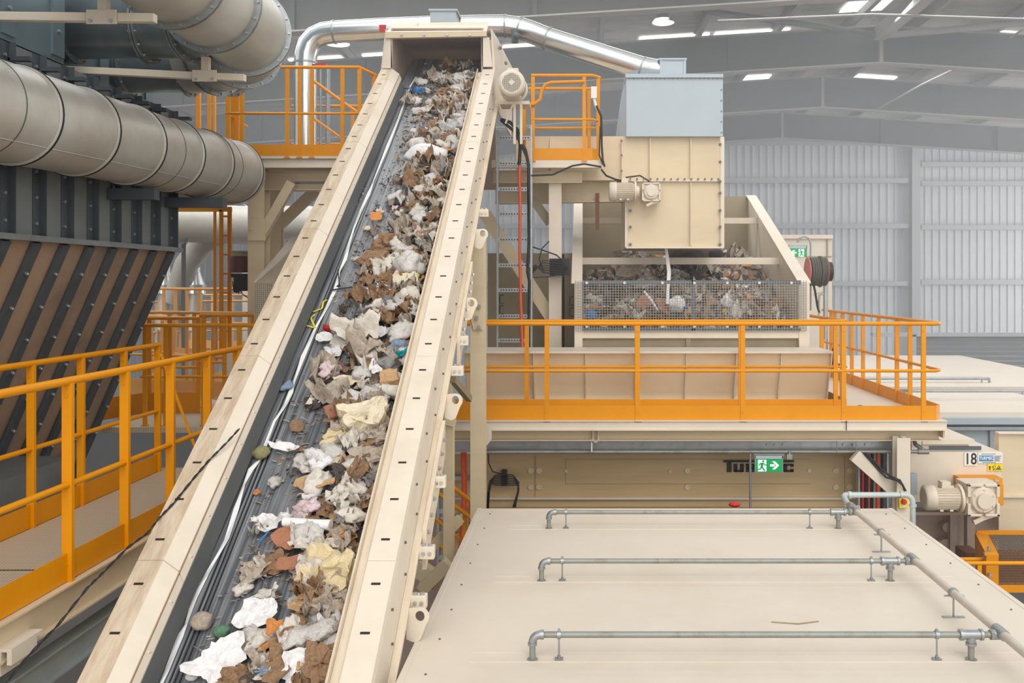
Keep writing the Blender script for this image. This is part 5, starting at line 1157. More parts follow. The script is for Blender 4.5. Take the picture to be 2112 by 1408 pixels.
# ---- background to the right
t = thing('background_cabin', 'cream panelled cabin behind the bin and the hose reel', 'cabin', P(1660, 730, 16))
part('wall_panels', t, MB().pb(1545, 740, 1716, 492, 16, 17.5), 'palewall'); part('roof_edge', t, MB().pb(1540, 492, 1718, 484, 15.95, 17.6), 'cream_roof')
part('panel_joint', t, MB().pb(1610, 529, 1716, 528, 15.98, 16).pb(1640, 571, 1716, 570, 15.98, 16).pb(1706, 730, 1708, 486, 15.96, 15.99), 'cabinet')
t = thing('far_machine_roof', 'pale roofs of the machine housings behind the right walkway', 'machine housing', P(2000, 860, 14))
part('roof', t, MB().pb(1750, 860, 2250, 850, 14.0, 16.5).box((P(1750, 0, 17).x, 16.8, P(0, 800, 17).z), (P(2300, 0, 17).x, 24, P(0, 800, 17).z+.05)), 'cream_roof')
part('fascia', t, MB().pb(1750, 875, 2250, 862, 13.9, 14.0), 'bluegrey')
part('side_wall', t, MB().pb(1750, 1000, 2250, 870, 14.1, 14.3), 'bluegrey'); part('gutter', t, MB().pb(1750, 887, 2250, 880, 13.95, 14.1), 'galv')
part('wall_joint', t, MB().pb(2042, 1000, 2050, 888, 14.05, 14.1), 'galv')
single('far_roof_pipe', 'thin grey pipe with upturned elbow on the far pale roof', 'pipe', MB().tube([P(1780, 780, 17.5), P(2020, 780, 17.5), P(2040, 781, 17.5), P(2042, 792, 17.5)], .03, 10).tube([P(2025, 780, 17.5), P(2025, 794, 17.5)], .015, 6), 'galv')
single('far_roof_pipe', 'thin grey pipe crossing the nearer part of the far pale roof', 'pipe', MB().tube([P(1880, 806, 15.5), P(2200, 806, 15.5)], .02, 10), 'galv')
mb = MB(); z0_, z1_ = P(0, 782, 30).z, P(0, 690, 30).z
prof_ = []; z = z0_
while z < z1_: prof_ += [(z, 0), (z+.12, -.05)]; z += .16
A = [Vector((P(1885, 0, 30).x, 30+q, z)) for z, q in prof_]; B = [Vector((P(2300, 0, 30).x, 30+q, z)) for z, q in prof_]; n = len(A)
mb.add(A+B, [(i, i+1, n+i+1, n+i) for i in range(n-1)])
structure('door_1', mb, 'darkroller')
structure('trim_1', MB().pb(1800, 694, 2300, 686, 29.8, 30).pb(1880, 790, 1890, 690, 29.8, 30), 'girt')
# stair rails low between the conveyor and the cream roof
t = thing('stair_railing', 'orange stair handrails descending between the conveyor and the tan machine', 'railing', P(930, 1150, 9.6))
for (a, b) in (((880, 962), (1000, 1056)), ((868, 990), (980, 1074))): part('handrail', t, MB().tube([P(*a, 9.4), P(*b, 9.4)], .024, 10), 'orange')
for (a, b) in (((862, 1040), (958, 1118)), ((858, 1078), (935, 1150))): part('handrail', t, MB().tube([P(*a, 9.5), P(*b, 9.5)], .018, 10), 'orange')
for (px, a, b) in ((970, 1035, 1100), (958, 1055, 1140)): part('post', t, MB().pb(px-4, b+60, px+4, a, 9.45, 9.5), 'orange')
single('brown_cable', 'thick reddish-brown cable bundle hanging left of the tall conveyor column', 'cable', MB().tube([P(955, 932, 10.35), P(957, 1000, 10.35), P(956, 1060, 10.35), P(950, 1130, 10.35)], .028, 8).tube([P(960, 932, 10.38), P(961, 1060, 10.38)], .015, 8), 'redcable')
t = thing('cable_ladder', 'lower galvanised cable ladder in the gap left of the tall conveyor column', 'cable ladder', P(950, 1150, 10.5))
part('side_rail', t, MB().pb(901, 1200, 906, 930, 10.5, 10.58), 'galv')
for py in (986, 1055, 1103, 1150): part('rung', t, MB().pb(906, py+4, 972, py-4, 10.5, 10.54), 'galv')
single('lower_diagonal', 'cream diagonal strut behind the shorter conveyor column', 'brace', MB().bar(P(890, 1130, 10.1), P(962, 1060, 10.1), .1, .05, (0, 1, 0)), 'cream_tan')
single('grey_strut', 'short galvanised strut behind the lowest lifting lug', 'strut', MB().tube([P(860, 1242, 6.6), P(892, 1275, 6.6)], .022, 10), 'galv')
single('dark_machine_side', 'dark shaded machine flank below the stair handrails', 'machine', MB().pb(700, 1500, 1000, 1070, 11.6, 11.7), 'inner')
# ================================================================ the waste
rnd = random.Random(5)
NB = Vector((0, -T, 1)).normalized()          # belt normal
DB = Vector((DR, 1, T)).normalized()          # up the belt
WM = {}
def wm(name, rgb, rough=.8, dirt=.45, drgb=(110, 92, 72), bump=.9, sc2=9, **k): WM[name] = mat('waste_'+name, rgb, rough, dirt=dirt, dirt_rgb=drgb, scale=sc2, bump=bump, fine=.06, **k)
wm('white', (238, 236, 236), .6, .15, (190, 185, 180)); wm('offwhite', (224, 217, 206), .7, .35, (160, 145, 125)); wm('film', (212, 207, 202), .35, .4, (150, 138, 122)); wm('taupe', (186, 172, 156), .75, .5, (120, 102, 82))
wm('grey', (150, 148, 146), .7, .5, (100, 94, 90)); wm('brown', (156, 124, 94), .85, .6, (104, 80, 60)); wm('tan', (205, 168, 126), .8, .4, (140, 104, 70)); wm('tile', (176, 122, 94), .85, .3, (130, 88, 66)); wm('dark', (84, 76, 70), .8, .3, (40, 34, 30))
wm('black', (36, 36, 38), .55, .1); wm('cream', (226, 214, 188), .85, .3, (180, 160, 120)); wm('pink', (226, 206, 208), .7, .5, (190, 150, 150)); wm('bluegrey', (140, 160, 182), .45, .3, (120, 130, 140)); wm('blue', (60, 130, 190), .45, .1)
wm('teal', (20, 160, 170), .35, .0, bump=0); wm('green', (96, 142, 112), .6, .5); wm('red', (200, 44, 48), .45, .1); wm('orange', (222, 150, 84), .7, .3, (170, 110, 60)); wm('yellow', (220, 205, 60), .6, .1); wm('olive', (150, 146, 104), .85, .4)
WM['foam'] = M['foam']; WM['striped'] = M['striped']

def N3(p, s, o=0.0):
    q = Vector(p)*s+Vector((o, o*1.7, -o))
    return Vector((noise.noise(q), noise.noise(q+Vector((31.7, 11.3, 5.1))), noise.noise(q+Vector((7.9, 43.1, 19.3)))))
def sheet(seed, rough=.25, crump=.25, curl=.3, sides=30, rings=6, asp=1.0, thick=0.0, smooth=False, octs=2):
    """irregular torn sheet, about 1 unit across, crumpled out of its plane"""
    r = random.Random(seed); o = seed*3.7; vs = []; fs = []
    rad = []
    for k in range(sides):
        a = 2*math.pi*k/sides; d = (math.cos(a), math.sin(a), 0)
        rr = .5*(1+rough*(noise.noise(Vector((d[0]*1.3+o, d[1]*1.3, o)))*1.6+noise.noise(Vector((d[0]*4+o, d[1]*4, 2)))*.7)+r.uniform(-.05, .05)*rough*3); rad.append(max(.12, rr))
    vs.append(Vector((0, 0, 0)))
    for i in range(1, rings+1):
        for k in range(sides):
            a = 2*math.pi*k/sides; q = i/rings; vs.append(Vector((math.cos(a)*rad[k]*q, math.sin(a)*rad[k]*q*asp, 0)))
    for k in range(sides): fs.append((0, 1+k, 1+(k+1) % sides))
    for i in range(rings-1):
        for k in range(sides):
            a = 1+i*sides+k; b = 1+i*sides+(k+1) % sides; fs.append((a, a+sides, b+sides, b))
    ca = r.uniform(0, 3.14); cd = Vector((math.cos(ca), math.sin(ca), 0)); out = []
    for v in vs:
        n1 = N3(v, 2.2, o); n2 = N3(v, 6.5, o+5)
        n3 = N3(v, 15, o+9); z = abs(n1.z)*crump*1.5+n2.z*crump*.5+n3.z*crump*.25+(v.dot(cd))**2*curl*1.5
        out.append(v+Vector((n1.x*crump*.4, n1.y*crump*.4, z)))
    mb = MB(); mb.add(out, fs, smooth)
    if thick:
        n = len(out); mb.add([v-Vector((0, 0, thick)) for v in out], [tuple(reversed(f)) for f in fs], smooth)
        rim = [1+(rings-1)*sides+k for k in range(sides)]
        for k in range(sides):
            a, b = rim[k], rim[(k+1) % sides]; mb.f.append([a, a+n, b+n, b]); mb.sm.append(False)
    return mb
def clump(seed, amp=.45, flat=.6, asp=.8, smooth=True, n=20, ridge=True, fq=1.0):
    """crumpled bag or rag: a ball with ridged folds"""
    mb = MB(); mb.ball((0, 0, 0), .5, n); o = seed*2.3
    for i, v in enumerate(mb.v):
        d = v.normalized() if v.length else Vector((0, 0, 1))
        a = noise.noise(d*1.2*fq+Vector((o, 0, 0))); b = noise.noise(d*3.1*fq+Vector((0, o, 0))); c_ = noise.noise(d*7*fq+Vector((0, 0, o)))
        if ridge: b = 1-2*abs(b)-.5; c_ = 1-2*abs(c_)-.6
        rr = .5*(1+amp*(a*1.1+b*.5+c_*.28)); p = d*rr; mb.v[i] = Vector((p.x, p.y*asp, p.z*flat))
    if not smooth: mb.sm = [False]*len(mb.sm)
    return mb
def chunk(seed, sx_, sy_, sz_, amp=.12, n=7):
    mb = MB(); vs = {}; fs = []
    def gv(i, j, k):
        key = (i, j, k)
        if key not in vs:
            v = Vector((i/n-.5, j/n-.5, k/n-.5)); q = v.copy()
            l = max(abs(v.x), abs(v.y), abs(v.z)); rnd_ = v.normalized()*.5 if v.length else v
            v = v.lerp(rnd_*l/.5*1.1, .25); v = v+N3(v, 2.5, seed*3.1)*amp+N3(v, 8, seed)*amp*.35
            vs[key] = (len(vs), Vector((v.x*sx_, v.y*sy_, v.z*sz_)))
        return vs[key][0]
    for a in range(n):
        for b in range(n):
            fs += [(gv(a, b, 0), gv(a, b+1, 0), gv(a+1, b+1, 0), gv(a+1, b, 0)), (gv(a, b, n), gv(a+1, b, n), gv(a+1, b+1, n), gv(a, b+1, n)),
                   (gv(a, 0, b), gv(a+1, 0, b), gv(a+1, 0, b+1), gv(a, 0, b+1)), (gv(a, n, b), gv(a, n, b+1), gv(a+1, n, b+1), gv(a+1, n, b)),
                   (gv(0, a, b), gv(0, a, b+1), gv(0, a+1, b+1), gv(0, a+1, b)), (gv(n, a, b), gv(n, a+1, b), gv(n, a+1, b+1), gv(n, a, b+1))]
    return mb.add([v for _, v in sorted(vs.values(), key=lambda t_: t_[0])], fs)
def to_mesh(name, mb, mn):
    me = bpy.data.meshes.new(name); me.from_pydata([tuple(v) for v in mb.v], [], mb.f); me.polygons.foreach_set('use_smooth', mb.sm); me.materials.append(WM[mn]); me.update(); return me
LIB = {
    'paper_scrap': [to_mesh('paper_scrap', sheet(s, .35, .28, .5, 22, 4, a_), 'white') for s, a_ in ((1, 1), (2, .6), (3, .8), (4, .5))],
    'cardboard_flake': [to_mesh('cardboard_flake', sheet(s, .35, .12, .25, 16, 3, a_, .03), 'tan') for s, a_ in ((11, 1), (12, .5), (13, .7), (14, .4))],
    'torn_rag': [to_mesh('torn_rag', sheet(s, .4, .6, .3, 34, 8, a_, 0, True), 'taupe') for s, a_ in ((21, 1), (22, .7), (23, .8), (24, .6))],
    'crumpled_film': [to_mesh('crumpled_film', clump(s, .55, .45, a_), 'film') for s, a_ in ((31, .8), (32, .6), (33, 1), (34, .7))],
    'fibre_tuft': [to_mesh('fibre_tuft', clump(s, .95, .4, a_, False, 18, True, 1.7), 'brown') for s, a_ in ((41, .8), (42, .6), (43, .9))],
    'wood_splinter': [to_mesh('wood_splinter', chunk(s, 1, a_, .12, .2, 4), 'tan') for s, a_ in ((51, .22), (52, .14), (53, .3))],
    'foam_lump': [to_mesh('foam_lump', chunk(s, 1, a_, .6, .3, 7), 'cream') for s, a_ in ((61, .8), (62, .6))],
}
used = {}
def place(kind, idx, mn, loc, size, rot, label, cat='waste piece', group=None, squash=1.0):
    me = LIB[kind][idx % len(LIB[kind])]; key = (kind, idx % len(LIB[kind]), mn)
    if key not in used:
        m2 = me.copy(); m2.materials[0] = WM[mn]; used[key] = m2
    o = bpy.data.objects.new(kind, used[key]); COL.objects.link(o)
    o.matrix_world = Matrix.Translation(loc) @ rot @ Matrix.Diagonal((size, size, size*squash, 1)); ORG[o] = Vector(loc)
    return tag(o, label, cat, group)
def belt_rot(yaw, tilt=0.0, ta=0.0):
    z = NB; y = DB; x = y.cross(z).normalized(); y = z.cross(x)
    B_ = Matrix((x, y, z)).transposed().to_4x4()
    return B_ @ Matrix.Rotation(yaw, 4, 'Z') @ Matrix.Rotation(tilt, 4, Vector((math.cos(ta), math.sin(ta), 0)))
def on_belt(px, py, h=0.0):
    """point h above the belt surface that shows at (px, py)"""
    v = VB+h; Y = YC(py, v); return P(px, py, Y)
# ---- hero pieces, each placed where the photograph shows it
def hero(name, label, cat, mb, mn, px, py, w_px, yaw=0.0, tilt=0.0, h=.05, squash=1.0, ta=0.0, sub=None):
    c = on_belt(px, py, h); s = w_px*c.y/F
    me = to_mesh(name, mb, mn); o = bpy.data.objects.new(name, me); COL.objects.link(o)
    o.matrix_world = Matrix.Translation(c) @ belt_rot(yaw, tilt, ta) @ Matrix.Diagonal((s, s, s*squash, 1)); ORG[o] = c
    tag(o, label, cat); return o
hero('paper_sheet', 'large white crumpled paper sheet at the lower left of the belt', 'paper', sheet(101, .3, .16, .25, 40, 9, .9), 'white', 455, 1362, 112, .4, .25, .06)
hero('paper_sheet', 'large white paper sheet with faint coloured marks at the bottom right of the belt', 'paper', sheet(102, .3, .18, .25, 40, 9, .75), 'white', 632, 1384, 108, .5, .2, .07)
hero('paper_sheet', 'white wrinkled paper in the middle of the lower belt, above the brown cardboard', 'paper', sheet(103, .25, .2, .3, 36, 8, .8), 'white', 526, 1266, 86, .7, .2, .07)
hero('cardboard_piece', 'brown crumpled cardboard between the two large white sheets', 'cardboard', sheet(104, .3, .25, .4, 30, 7, .7, .02), 'brown', 592, 1338, 88, .9, .3, .08)
hero('plastic_bottle_cap', 'white rounded plastic lump at the lower left corner of the belt', 'plastic piece', clump(105, .15, .7, .8), 'white', 396, 1394, 26, 0, 0, .03)
hero('foam_block', 'large perforated cream foam block in the lower right of the belt', 'foam block', chunk(106, 1.0, .8, .55, .3, 10), 'foam', 676, 1180, 104, -.5, .5, .1)
hero('foam_block', 'big pale foam lump beside the right cover in the middle of the belt', 'foam block', chunk(107, 1.0, .75, .9, .25, 10), 'cream', 755, 868, 84, .3, .2, .12)
hero('foam_block', 'dark olive perforated foam block just below the big pale foam lump', 'foam block', chunk(108, 1.0, .55, .6, .25, 9), 'foam', 712, 906, 70, .1, .2, .06)
hero('plastic_crate_piece', 'pale yellow wrapped foam slab with a yellow strip near the right cover', 'foam block', chunk(109, .9, 1.0, .5, .2, 8), 'cream', 838, 592, 56, .1, .3, .1)
hero('yellow_strip', 'yellow plastic strip across the wrapped foam slab', 'plastic strip', chunk(110, 1, .22, .18, .15, 5), 'yellow', 840, 569, 44, .05, .1, .17)
hero('plastic_bag', 'large translucent grey-white plastic bag against the right cover above the yellow strip', 'plastic bag', clump(111, .4, .75, .9, n=30), 'film', 846, 546, 64, .4, .1, .14)
hero('plastic_bag', 'pale crumpled plastic bag against the right cover below the wrapped foam slab', 'plastic bag', clump(112, .4, .8, 1.0, n=30), 'offwhite', 842, 612, 52, .2, .1, .12)
hero('plastic_bag', 'wide white translucent bag high on the belt, left of centre', 'plastic bag', clump(113, .35, .5, .5, n=28), 'white', 878, 320, 84, 0, .1, .1)
hero('plastic_bag', 'clear pale bag above the wide white bag', 'plastic bag', clump(114, .4, .6, .7, n=26), 'film', 868, 300, 52, .3, .1, .1)
hero('plastic_bag', 'pale green tinted bag against the right cover high on the belt', 'plastic bag', clump(115, .45, .8, 1.2, n=24), 'film', 932, 296, 34, .2, .2, .13)
hero('striped_packet', 'black and white striped packet high on the belt', 'packet', sheet(116, .25, .35, .5, 26, 6, .6), 'striped', 926, 262, 50, .2, .3, .13)
hero('cardboard_roll', 'short grey cardboard tube end high on the belt', 'tube', (lambda m_: m_)(MB().tube([(-.5, 0, .2), (.5, 0, .2)], [.34, .36], 18, False).tube([(-.5, 0, .2), (.5, 0, .2)], [.24, .26], 18, False)), 'taupe', 893, 280, 28, 1.1, 0, .1)
hero('blue_bag', 'crumpled blue-grey bag by the right cover in the middle of the belt', 'plastic bag', clump(117, .5, .7, .8, n=24), 'bluegrey', 822, 712, 34, .3, .1, .12)
hero('teal_cloth', 'small turquoise wrapper below the blue-grey bag', 'wrapper', sheet(118, .3, .4, .5, 22, 5, .5), 'teal', 826, 733, 28, .7, .3, .12)
hero('dark_bag', 'dark grey-green crumpled sack by the right cover below the turquoise wrapper', 'sack', clump(119, .55, .7, .9, n=26), 'grey', 800, 744, 60, .5, .1, .1)
hero('wood_block', 'tan-brown wooden block against the right cover', 'wood block', chunk(120, .9, .8, .8, .12, 6), 'tan', 804, 782, 42, .2, .3, .12)
hero('white_cup', 'small white cardboard lid in the middle of the belt, left edge of the heap', 'lid', sheet(121, .15, .12, .3, 26, 5, .7), 'white', 667, 696, 36, .1, .15, .04)
hero('red_tube', 'small red plastic tube beside the white lid', 'plastic tube', clump(122, .12, .8, .4), 'red', 677, 678, 26, -.3, 0, .04)
hero('white_wrap', 'white folded wrapping with a peaked corner in the middle of the belt', 'wrapping', sheet(123, .3, .22, .4, 28, 7, .6), 'white', 686, 728, 44, .3, .35, .06)
hero('pale_card', 'pale flat cardboard piece in the heap left of centre', 'cardboard', sheet(124, .25, .12, .2, 26, 5, .5, .02), 'cream', 720, 784, 62, .1, .1, .1)
hero('pink_bag', 'crumpled pink and white bag at the left of the heap', 'plastic bag', clump(125, .9, .6, .7, n=28), 'pink', 676, 765, 48, .6, .1, .07)
hero('tile_piece', 'flat reddish-brown board piece left of the big pale foam lump', 'board', chunk(126, 1.0, .7, .1, .1, 6), 'tile', 699, 842, 54, .5, .1, .1)
hero('tile_piece', 'small reddish-brown board low on the belt beside the perforated foam', 'board', chunk(127, 1.0, .6, .12, .15, 6), 'tile', 598, 1160, 50, .2, .15, .1)
hero('cardboard_box_side', 'broad tan cardboard panel below the white roll low on the belt', 'cardboard', sheet(128, .2, .1, .2, 28, 6, .75, .03), 'tile', 600, 1108, 74, .1, .15, .09)
hero('paper_roll', 'long white paper roll lying across the lower belt', 'paper roll', (lambda m_: m_)(MB().tube([(-.5, .02, 0), (-.2, 0, .02), (.2, 0, 0), (.5, -.04, .01)], [.1, .09, .09, .12], 14)), 'white', 634, 1079, 100, -.05, 0, .12)
hero('white_cloth', 'white torn cloth left of the paper roll', 'cloth', sheet(129, .4, .35, .4, 30, 7, .5), 'white', 562, 1079, 76, .1, .1, .07)
hero('white_cloth', 'cream-white folded cloth below the paper roll', 'cloth', sheet(130, .35, .35, .3, 30, 7, .5), 'offwhite', 662, 1128, 90, -.1, .2, .1)
hero('white_cup_piece', 'tall white plastic scoop leaning at the right of the lower belt', 'plastic piece', sheet(131, .2, .15, .9, 28, 7, .5), 'white', 737, 1006, 60, 1.9, .4, .1)
hero('crumpled_paper', 'white crumpled paper ball in the middle of the belt, below the olive foam', 'paper', clump(132, .8, .6, .8, n=28), 'white', 658, 948, 58, .2, .1, .09)
hero('pinkish_paper', 'pinkish white crumpled wrapper left of the tall white scoop', 'wrapper', clump(133, .9, .6, .8, n=28), 'pink', 632, 1044, 48, .4, .1, .09)
hero('folded_paper', 'white folded paper strip at the left of the heap, beside the olive stone', 'paper', sheet(134, .2, .15, .3, 24, 5, .35, .02), 'white', 590, 922, 64, -.2, .15, .05)
hero('olive_lump', 'olive-grey sponge lump at the left edge of the belt heap', 'sponge', clump(135, .25, .7, .8), 'olive', 538, 934, 36, .3, 0, .05)
hero('cardboard_strip', 'tan cardboard strip standing in the heap right of the white paper ball', 'cardboard', sheet(136, .15, .1, .2, 18, 4, .4, .03), 'tan', 709, 947, 40, 2.0, .4, .1)
hero('red_wrapper', 'small red wrapper at the right of the belt', 'wrapper', clump(137, .4, .5, .7), 'red', 750, 953, 18, .3, 0, .1)
t8 = thing('toy_brick', 'bright teal plastic toy brick with round studs low on the belt', 'toy brick', on_belt(672, 1244, .06))
c_ = on_belt(672, 1244, .08); R8 = belt_rot(.15, .2, 0).to_3x3(); mb = MB(); mb.box((-.035, -.028, -.02), (.035, .028, .022))
mb.v = [c_+R8 @ v for v in mb.v]; part('body', t8, mb, WM['teal'], bev=.004)
mb = MB()
for x in (-.018, .018):
    for y in (-.014, .014): mb.disc((x, y, .028), (0, 0, 1), .011, .014, 14)
mb.v = [c_+R8 @ v for v in mb.v]; part('stud', t8, mb, WM['teal'])
hero('green_wrapper', 'clear wrapper with a bright green patch beside the teal brick', 'wrapper', clump(138, .5, .5, .8, n=22), 'film', 655, 1272, 56, .3, .1, .07)
hero('green_scrap', 'bright green scrap on the clear wrapper', 'scrap', sheet(139, .3, .2, .4, 18, 4, .5), 'green', 686, 1269, 22, .6, .2, .12)
hero('green_bag', 'dusty green plastic lump left of the wrinkled white paper', 'plastic piece', clump(140, .3, .7, .8), 'green', 457, 1301, 34, .2, 0, .06)
hero('grey_cup', 'grey squashed cup at the left of the lower belt', 'cup', clump(141, .25, .7, .9), 'taupe', 416, 1281, 44, .3, .1, .05)
hero('black_rubber', 'black rubber mat piece by the right cover low on the belt', 'rubber piece', chunk(142, 1, .7, .2, .2, 7), 'black', 716, 1106, 54, .3, .3, .08)
hero('black_rubber', 'dark slate piece below the black rubber mat piece', 'rubber piece', chunk(143, 1, .6, .2, .2, 7), 'dark', 718, 1138, 50, .6, .2, .06)
hero('white_tray', 'white torn tray with upturned ends low on the belt near the right cover', 'tray', sheet(144, .25, .12, 1.1, 26, 6, .5, .02), 'offwhite', 655, 1304, 76, -.1, .1, .06)
hero('blue_film', 'pale blue-grey film between the two large white sheets at the bottom', 'film', clump(145, .5, .5, .7, n=24), 'bluegrey', 546, 1392, 66, .1, .1, .07)
hero('brown_card', 'brown folded card at the very bottom left of centre', 'cardboard', sheet(146, .3, .3, .5, 24, 5, .6, .02), 'brown', 492, 1396, 74, .4, .3, .08)
hero('tan_scrap', 'tan torn card below the wrinkled white paper', 'cardboard', sheet(147, .3, .2, .5, 22, 5, .8, .02), 'orange', 566, 1294, 40, .4, .3, .11)
hero('blue_strap', 'small blue strap end near the left of the lower heap', 'strap', chunk(148, 1, .16, .1, .1, 5), 'blue', 545, 1106, 28, 1.2, .1, .08)
hero('blue_strap', 'blue torn net high on the belt near the hood', 'strap', sheet(149, .6, .3, .3, 24, 4, .3), 'blue', 862, 187, 42, -.3, .1, .04)
hero('orange_scrap', 'tiny orange printed scrap alone on the bare belt', 'scrap', sheet(150, .3, .3, .4, 14, 3, .9), 'orange', 531, 1016, 14, .2, .2, .01)
hero('plastic_film', 'clear pale lilac film alone at the left edge of the belt', 'film', clump(151, .5, .5, .7, n=20), 'bluegrey', 592, 797, 28, .9, .1, .03)
hero('tan_board', 'tan pointed board at the left of the heap in the upper third', 'board', sheet(152, .3, .12, .2, 20, 4, .9, .03), 'orange', 776, 446, 30, .7, .2, .06)
hero('white_sheet_scrap', 'white paper near the right cover in the upper third of the belt', 'paper', sheet(153, .3, .2, .4, 24, 5, .7), 'white', 888, 452, 34, .2, .2, .06)
hero('pale_scrap', 'round pale scrap at the left of the heap in the upper third', 'scrap', clump(154, .2, .6, 1.0), 'cream', 757, 471, 16, .2, 0, .04)
hero('grey_rag', 'long grey-beige rag trailing across the middle of the belt', 'rag', sheet(155, .22, .6, .3, 36, 8, .4, 0, True), 'taupe', 680, 812, 92, -.4, .1, .1)
hero('grey_rag', 'large beige rag heap below the white lid', 'rag', sheet(156, .25, .5, .3, 36, 8, .6, 0, True), 'offwhite', 742, 692, 96, -.2, .1, .12)
hero('grey_rag', 'broad brown-beige rag below the beige rag heap', 'rag', sheet(157, .25, .55, .3, 36, 8, .6, 0, True), 'taupe', 752, 728, 92, .3, .1, .11)
hero('brown_rag', 'ragged dark brown cardboard in the upper middle of the belt', 'cardboard', clump(158, .7, .5, .7, False, 22), 'brown', 800, 500, 60, .2, .1, .08)
hero('brown_rag', 'ragged brown sacking left of the large translucent bag', 'sacking', clump(159, .7, .5, .8, False, 22), 'brown', 772, 538, 62, .6, .1, .08)
# ---- white ribbon along the left of the belt
mb = MB(); pts = [(331, 1412), (345, 1380), (372, 1310), (384, 1286), (402, 1228), (425, 1186), (447, 1148), (468, 1110), (487, 1050), (503, 1000), (517, 968), (537, 945), (566, 868), (590, 832), (600, 808), (606, 790), (625, 735), (644, 692), (655, 668), (676, 630), (692, 596), (700, 560), (712, 534), (718, 510), (730, 470), (742, 440), (760, 400), (770, 375), (800, 300), (822, 245), (846, 178), (858, 158)]
L_ = []; k = 0
for i, (px, py) in enumerate(pts):
    p = on_belt(px, py, .012); w_ = .016 if i % 3 else .008; tw = .4 if i % 2 else -.3
    d = Vector((w_*math.cos(tw), 0, w_*math.sin(tw))); L_.append((p-d, p+d))
V = [q for a in L_ for q in a]; mb.add(V, [(2*i, 2*i+1, 2*i+3, 2*i+2) for i in range(len(L_)-1)]); mb.add([v-Vector((0, 0, .002)) for v in V], [(2*i, 2*i+2, 2*i+3, 2*i+1) for i in range(len(L_)-1)])
single('ribbon_tape', 'long white twisted tape lying up the whole left side of the belt', 'tape', mb, 'white')
for pts, lab in (([(606, 710), (603, 697), (612, 680), (609, 672)], 'short bent yellow tape scrap lying farthest left on the belt'), ([(627, 670), (650, 676), (641, 655), (650, 648)], 'yellow tape scrap with a sharp bend left of the white tape'), ([(645, 643), (664, 636), (667, 622), (674, 618)], 'yellow tape scrap nearest the white tape, upper one')):
    mb = MB(); q = [on_belt(*p, .012) for p in pts]
    for a, b in zip(q, q[1:]): mb.bar(a, b, .014, .003, NB)
    single('yellow_tape', lab, 'tape', mb, WM['yellow'])
mb = MB().bar(on_belt(682, 598, .03), on_belt(726, 592, .03), .012).bar(on_belt(697, 556, .05), on_belt(700, 588, .02), .008)
single('black_stick', 'thin black bent stick lying across the white tape', 'stick', mb, 'black')
# ---- beads of dust line on the left side of the belt
mb = MB()
for i in range(260):
    f_ = rnd.random(); px = 600+(760-600)*f_+rnd.uniform(-3, 3); py = 715-(715-385)*f_+rnd.uniform(-4, 4)
    c = on_belt(px-18+f_*12, py, .004); s = rnd.uniform(.002, .006); mb.box(c-Vector((s, s, s*.4)), c+Vector((s, s, s*.6)))
single('dust_crumbs', 'white crumbs in a line along the left of the belt', None, mb, 'white', kind='stuff')
# ---- loose shredded layer under everything
mb = MB()
for i in range(7500):
    Y = 4.2+7.6*(rnd.random()**1.0); u = -1.26-.72*abs(rnd.gauss(0, .48))
    if u < -2.0: continue
    dens = noise.noise(Vector((u*3, Y*1.6, 3)))
    if dens < -.25 and rnd.random() < .7: continue
    hh = rnd.uniform(0, .05); c = C(Y, u, VB+.004+hh); s = rnd.uniform(.008, .028)
    a = N3((i*.37, i*.11, 1), 1.0)*1.6; x = Vector((1, a.x, a.y)).normalized(); y = x.cross(Vector((a.z, .4, 1))).normalized()
    q = [c+x*s*rnd.uniform(.5, 1.2), c+y*s*rnd.uniform(.3, .9), c-x*s*rnd.uniform(.5, 1.2), c-y*s*rnd.uniform(.3, .9)]
    mb.add(q+[v-Vector((0, 0, .003)) for v in q], [(0, 1, 2, 3), (7, 6, 5, 4), (0, 4, 5, 1), (1, 5, 6, 2), (2, 6, 7, 3), (3, 7, 4, 0)])
o = single('shredded_debris', 'fine brown shredded debris between the larger pieces on the belt', None, mb, WM['brown'], kind='stuff')
for nm in ('taupe', 'offwhite', 'tan', 'dark'): o.data.materials.append(WM[nm])
ix = []
for i in range(len(o.data.polygons)//6): ix += [rnd.choice((0, 0, 1, 1, 2, 3, 4))]*6
o.data.polygons.foreach_set('material_index', ix)
# ---- filler pieces, every one an object
KIND = [('paper_scrap', 'white', .11, 'white paper scrap', 9), ('paper_scrap', 'offwhite', .11, 'off-white paper scrap', 9), ('crumpled_film', 'film', .14, 'crumpled translucent film', 13), ('crumpled_film', 'offwhite', .14, 'crumpled pale plastic bag', 9),
        ('torn_rag', 'taupe', .16, 'beige-brown rag', 14), ('torn_rag', 'offwhite', .14, 'pale torn rag', 10), ('fibre_tuft', 'brown', .13, 'brown fibrous tuft', 12), ('fibre_tuft', 'taupe', .13, 'greyish fibre tuft', 8), ('cardboard_flake', 'tan', .1, 'tan cardboard flake', 10),
        ('cardboard_flake', 'brown', .11, 'dark brown cardboard flake', 10), ('cardboard_flake', 'tile', .08, 'reddish board flake', 5), ('wood_splinter', 'tan', .12, 'wood splinter', 5), ('wood_splinter', 'brown', .12, 'dark wood splinter', 4), ('foam_lump', 'cream', .08, 'cream foam lump', 4),
        ('fibre_tuft', 'dark', .1, 'dark fibrous tuft', 6), ('torn_rag', 'grey', .12, 'grey torn rag', 5), ('paper_scrap', 'pink', .09, 'pinkish paper scrap', 3), ('paper_scrap', 'bluegrey', .09, 'bluish paper scrap', 3), ('torn_rag', 'brown', .14, 'brown torn sacking', 8), ('cardboard_flake', 'orange', .07, 'orange-tan card flake', 4)]
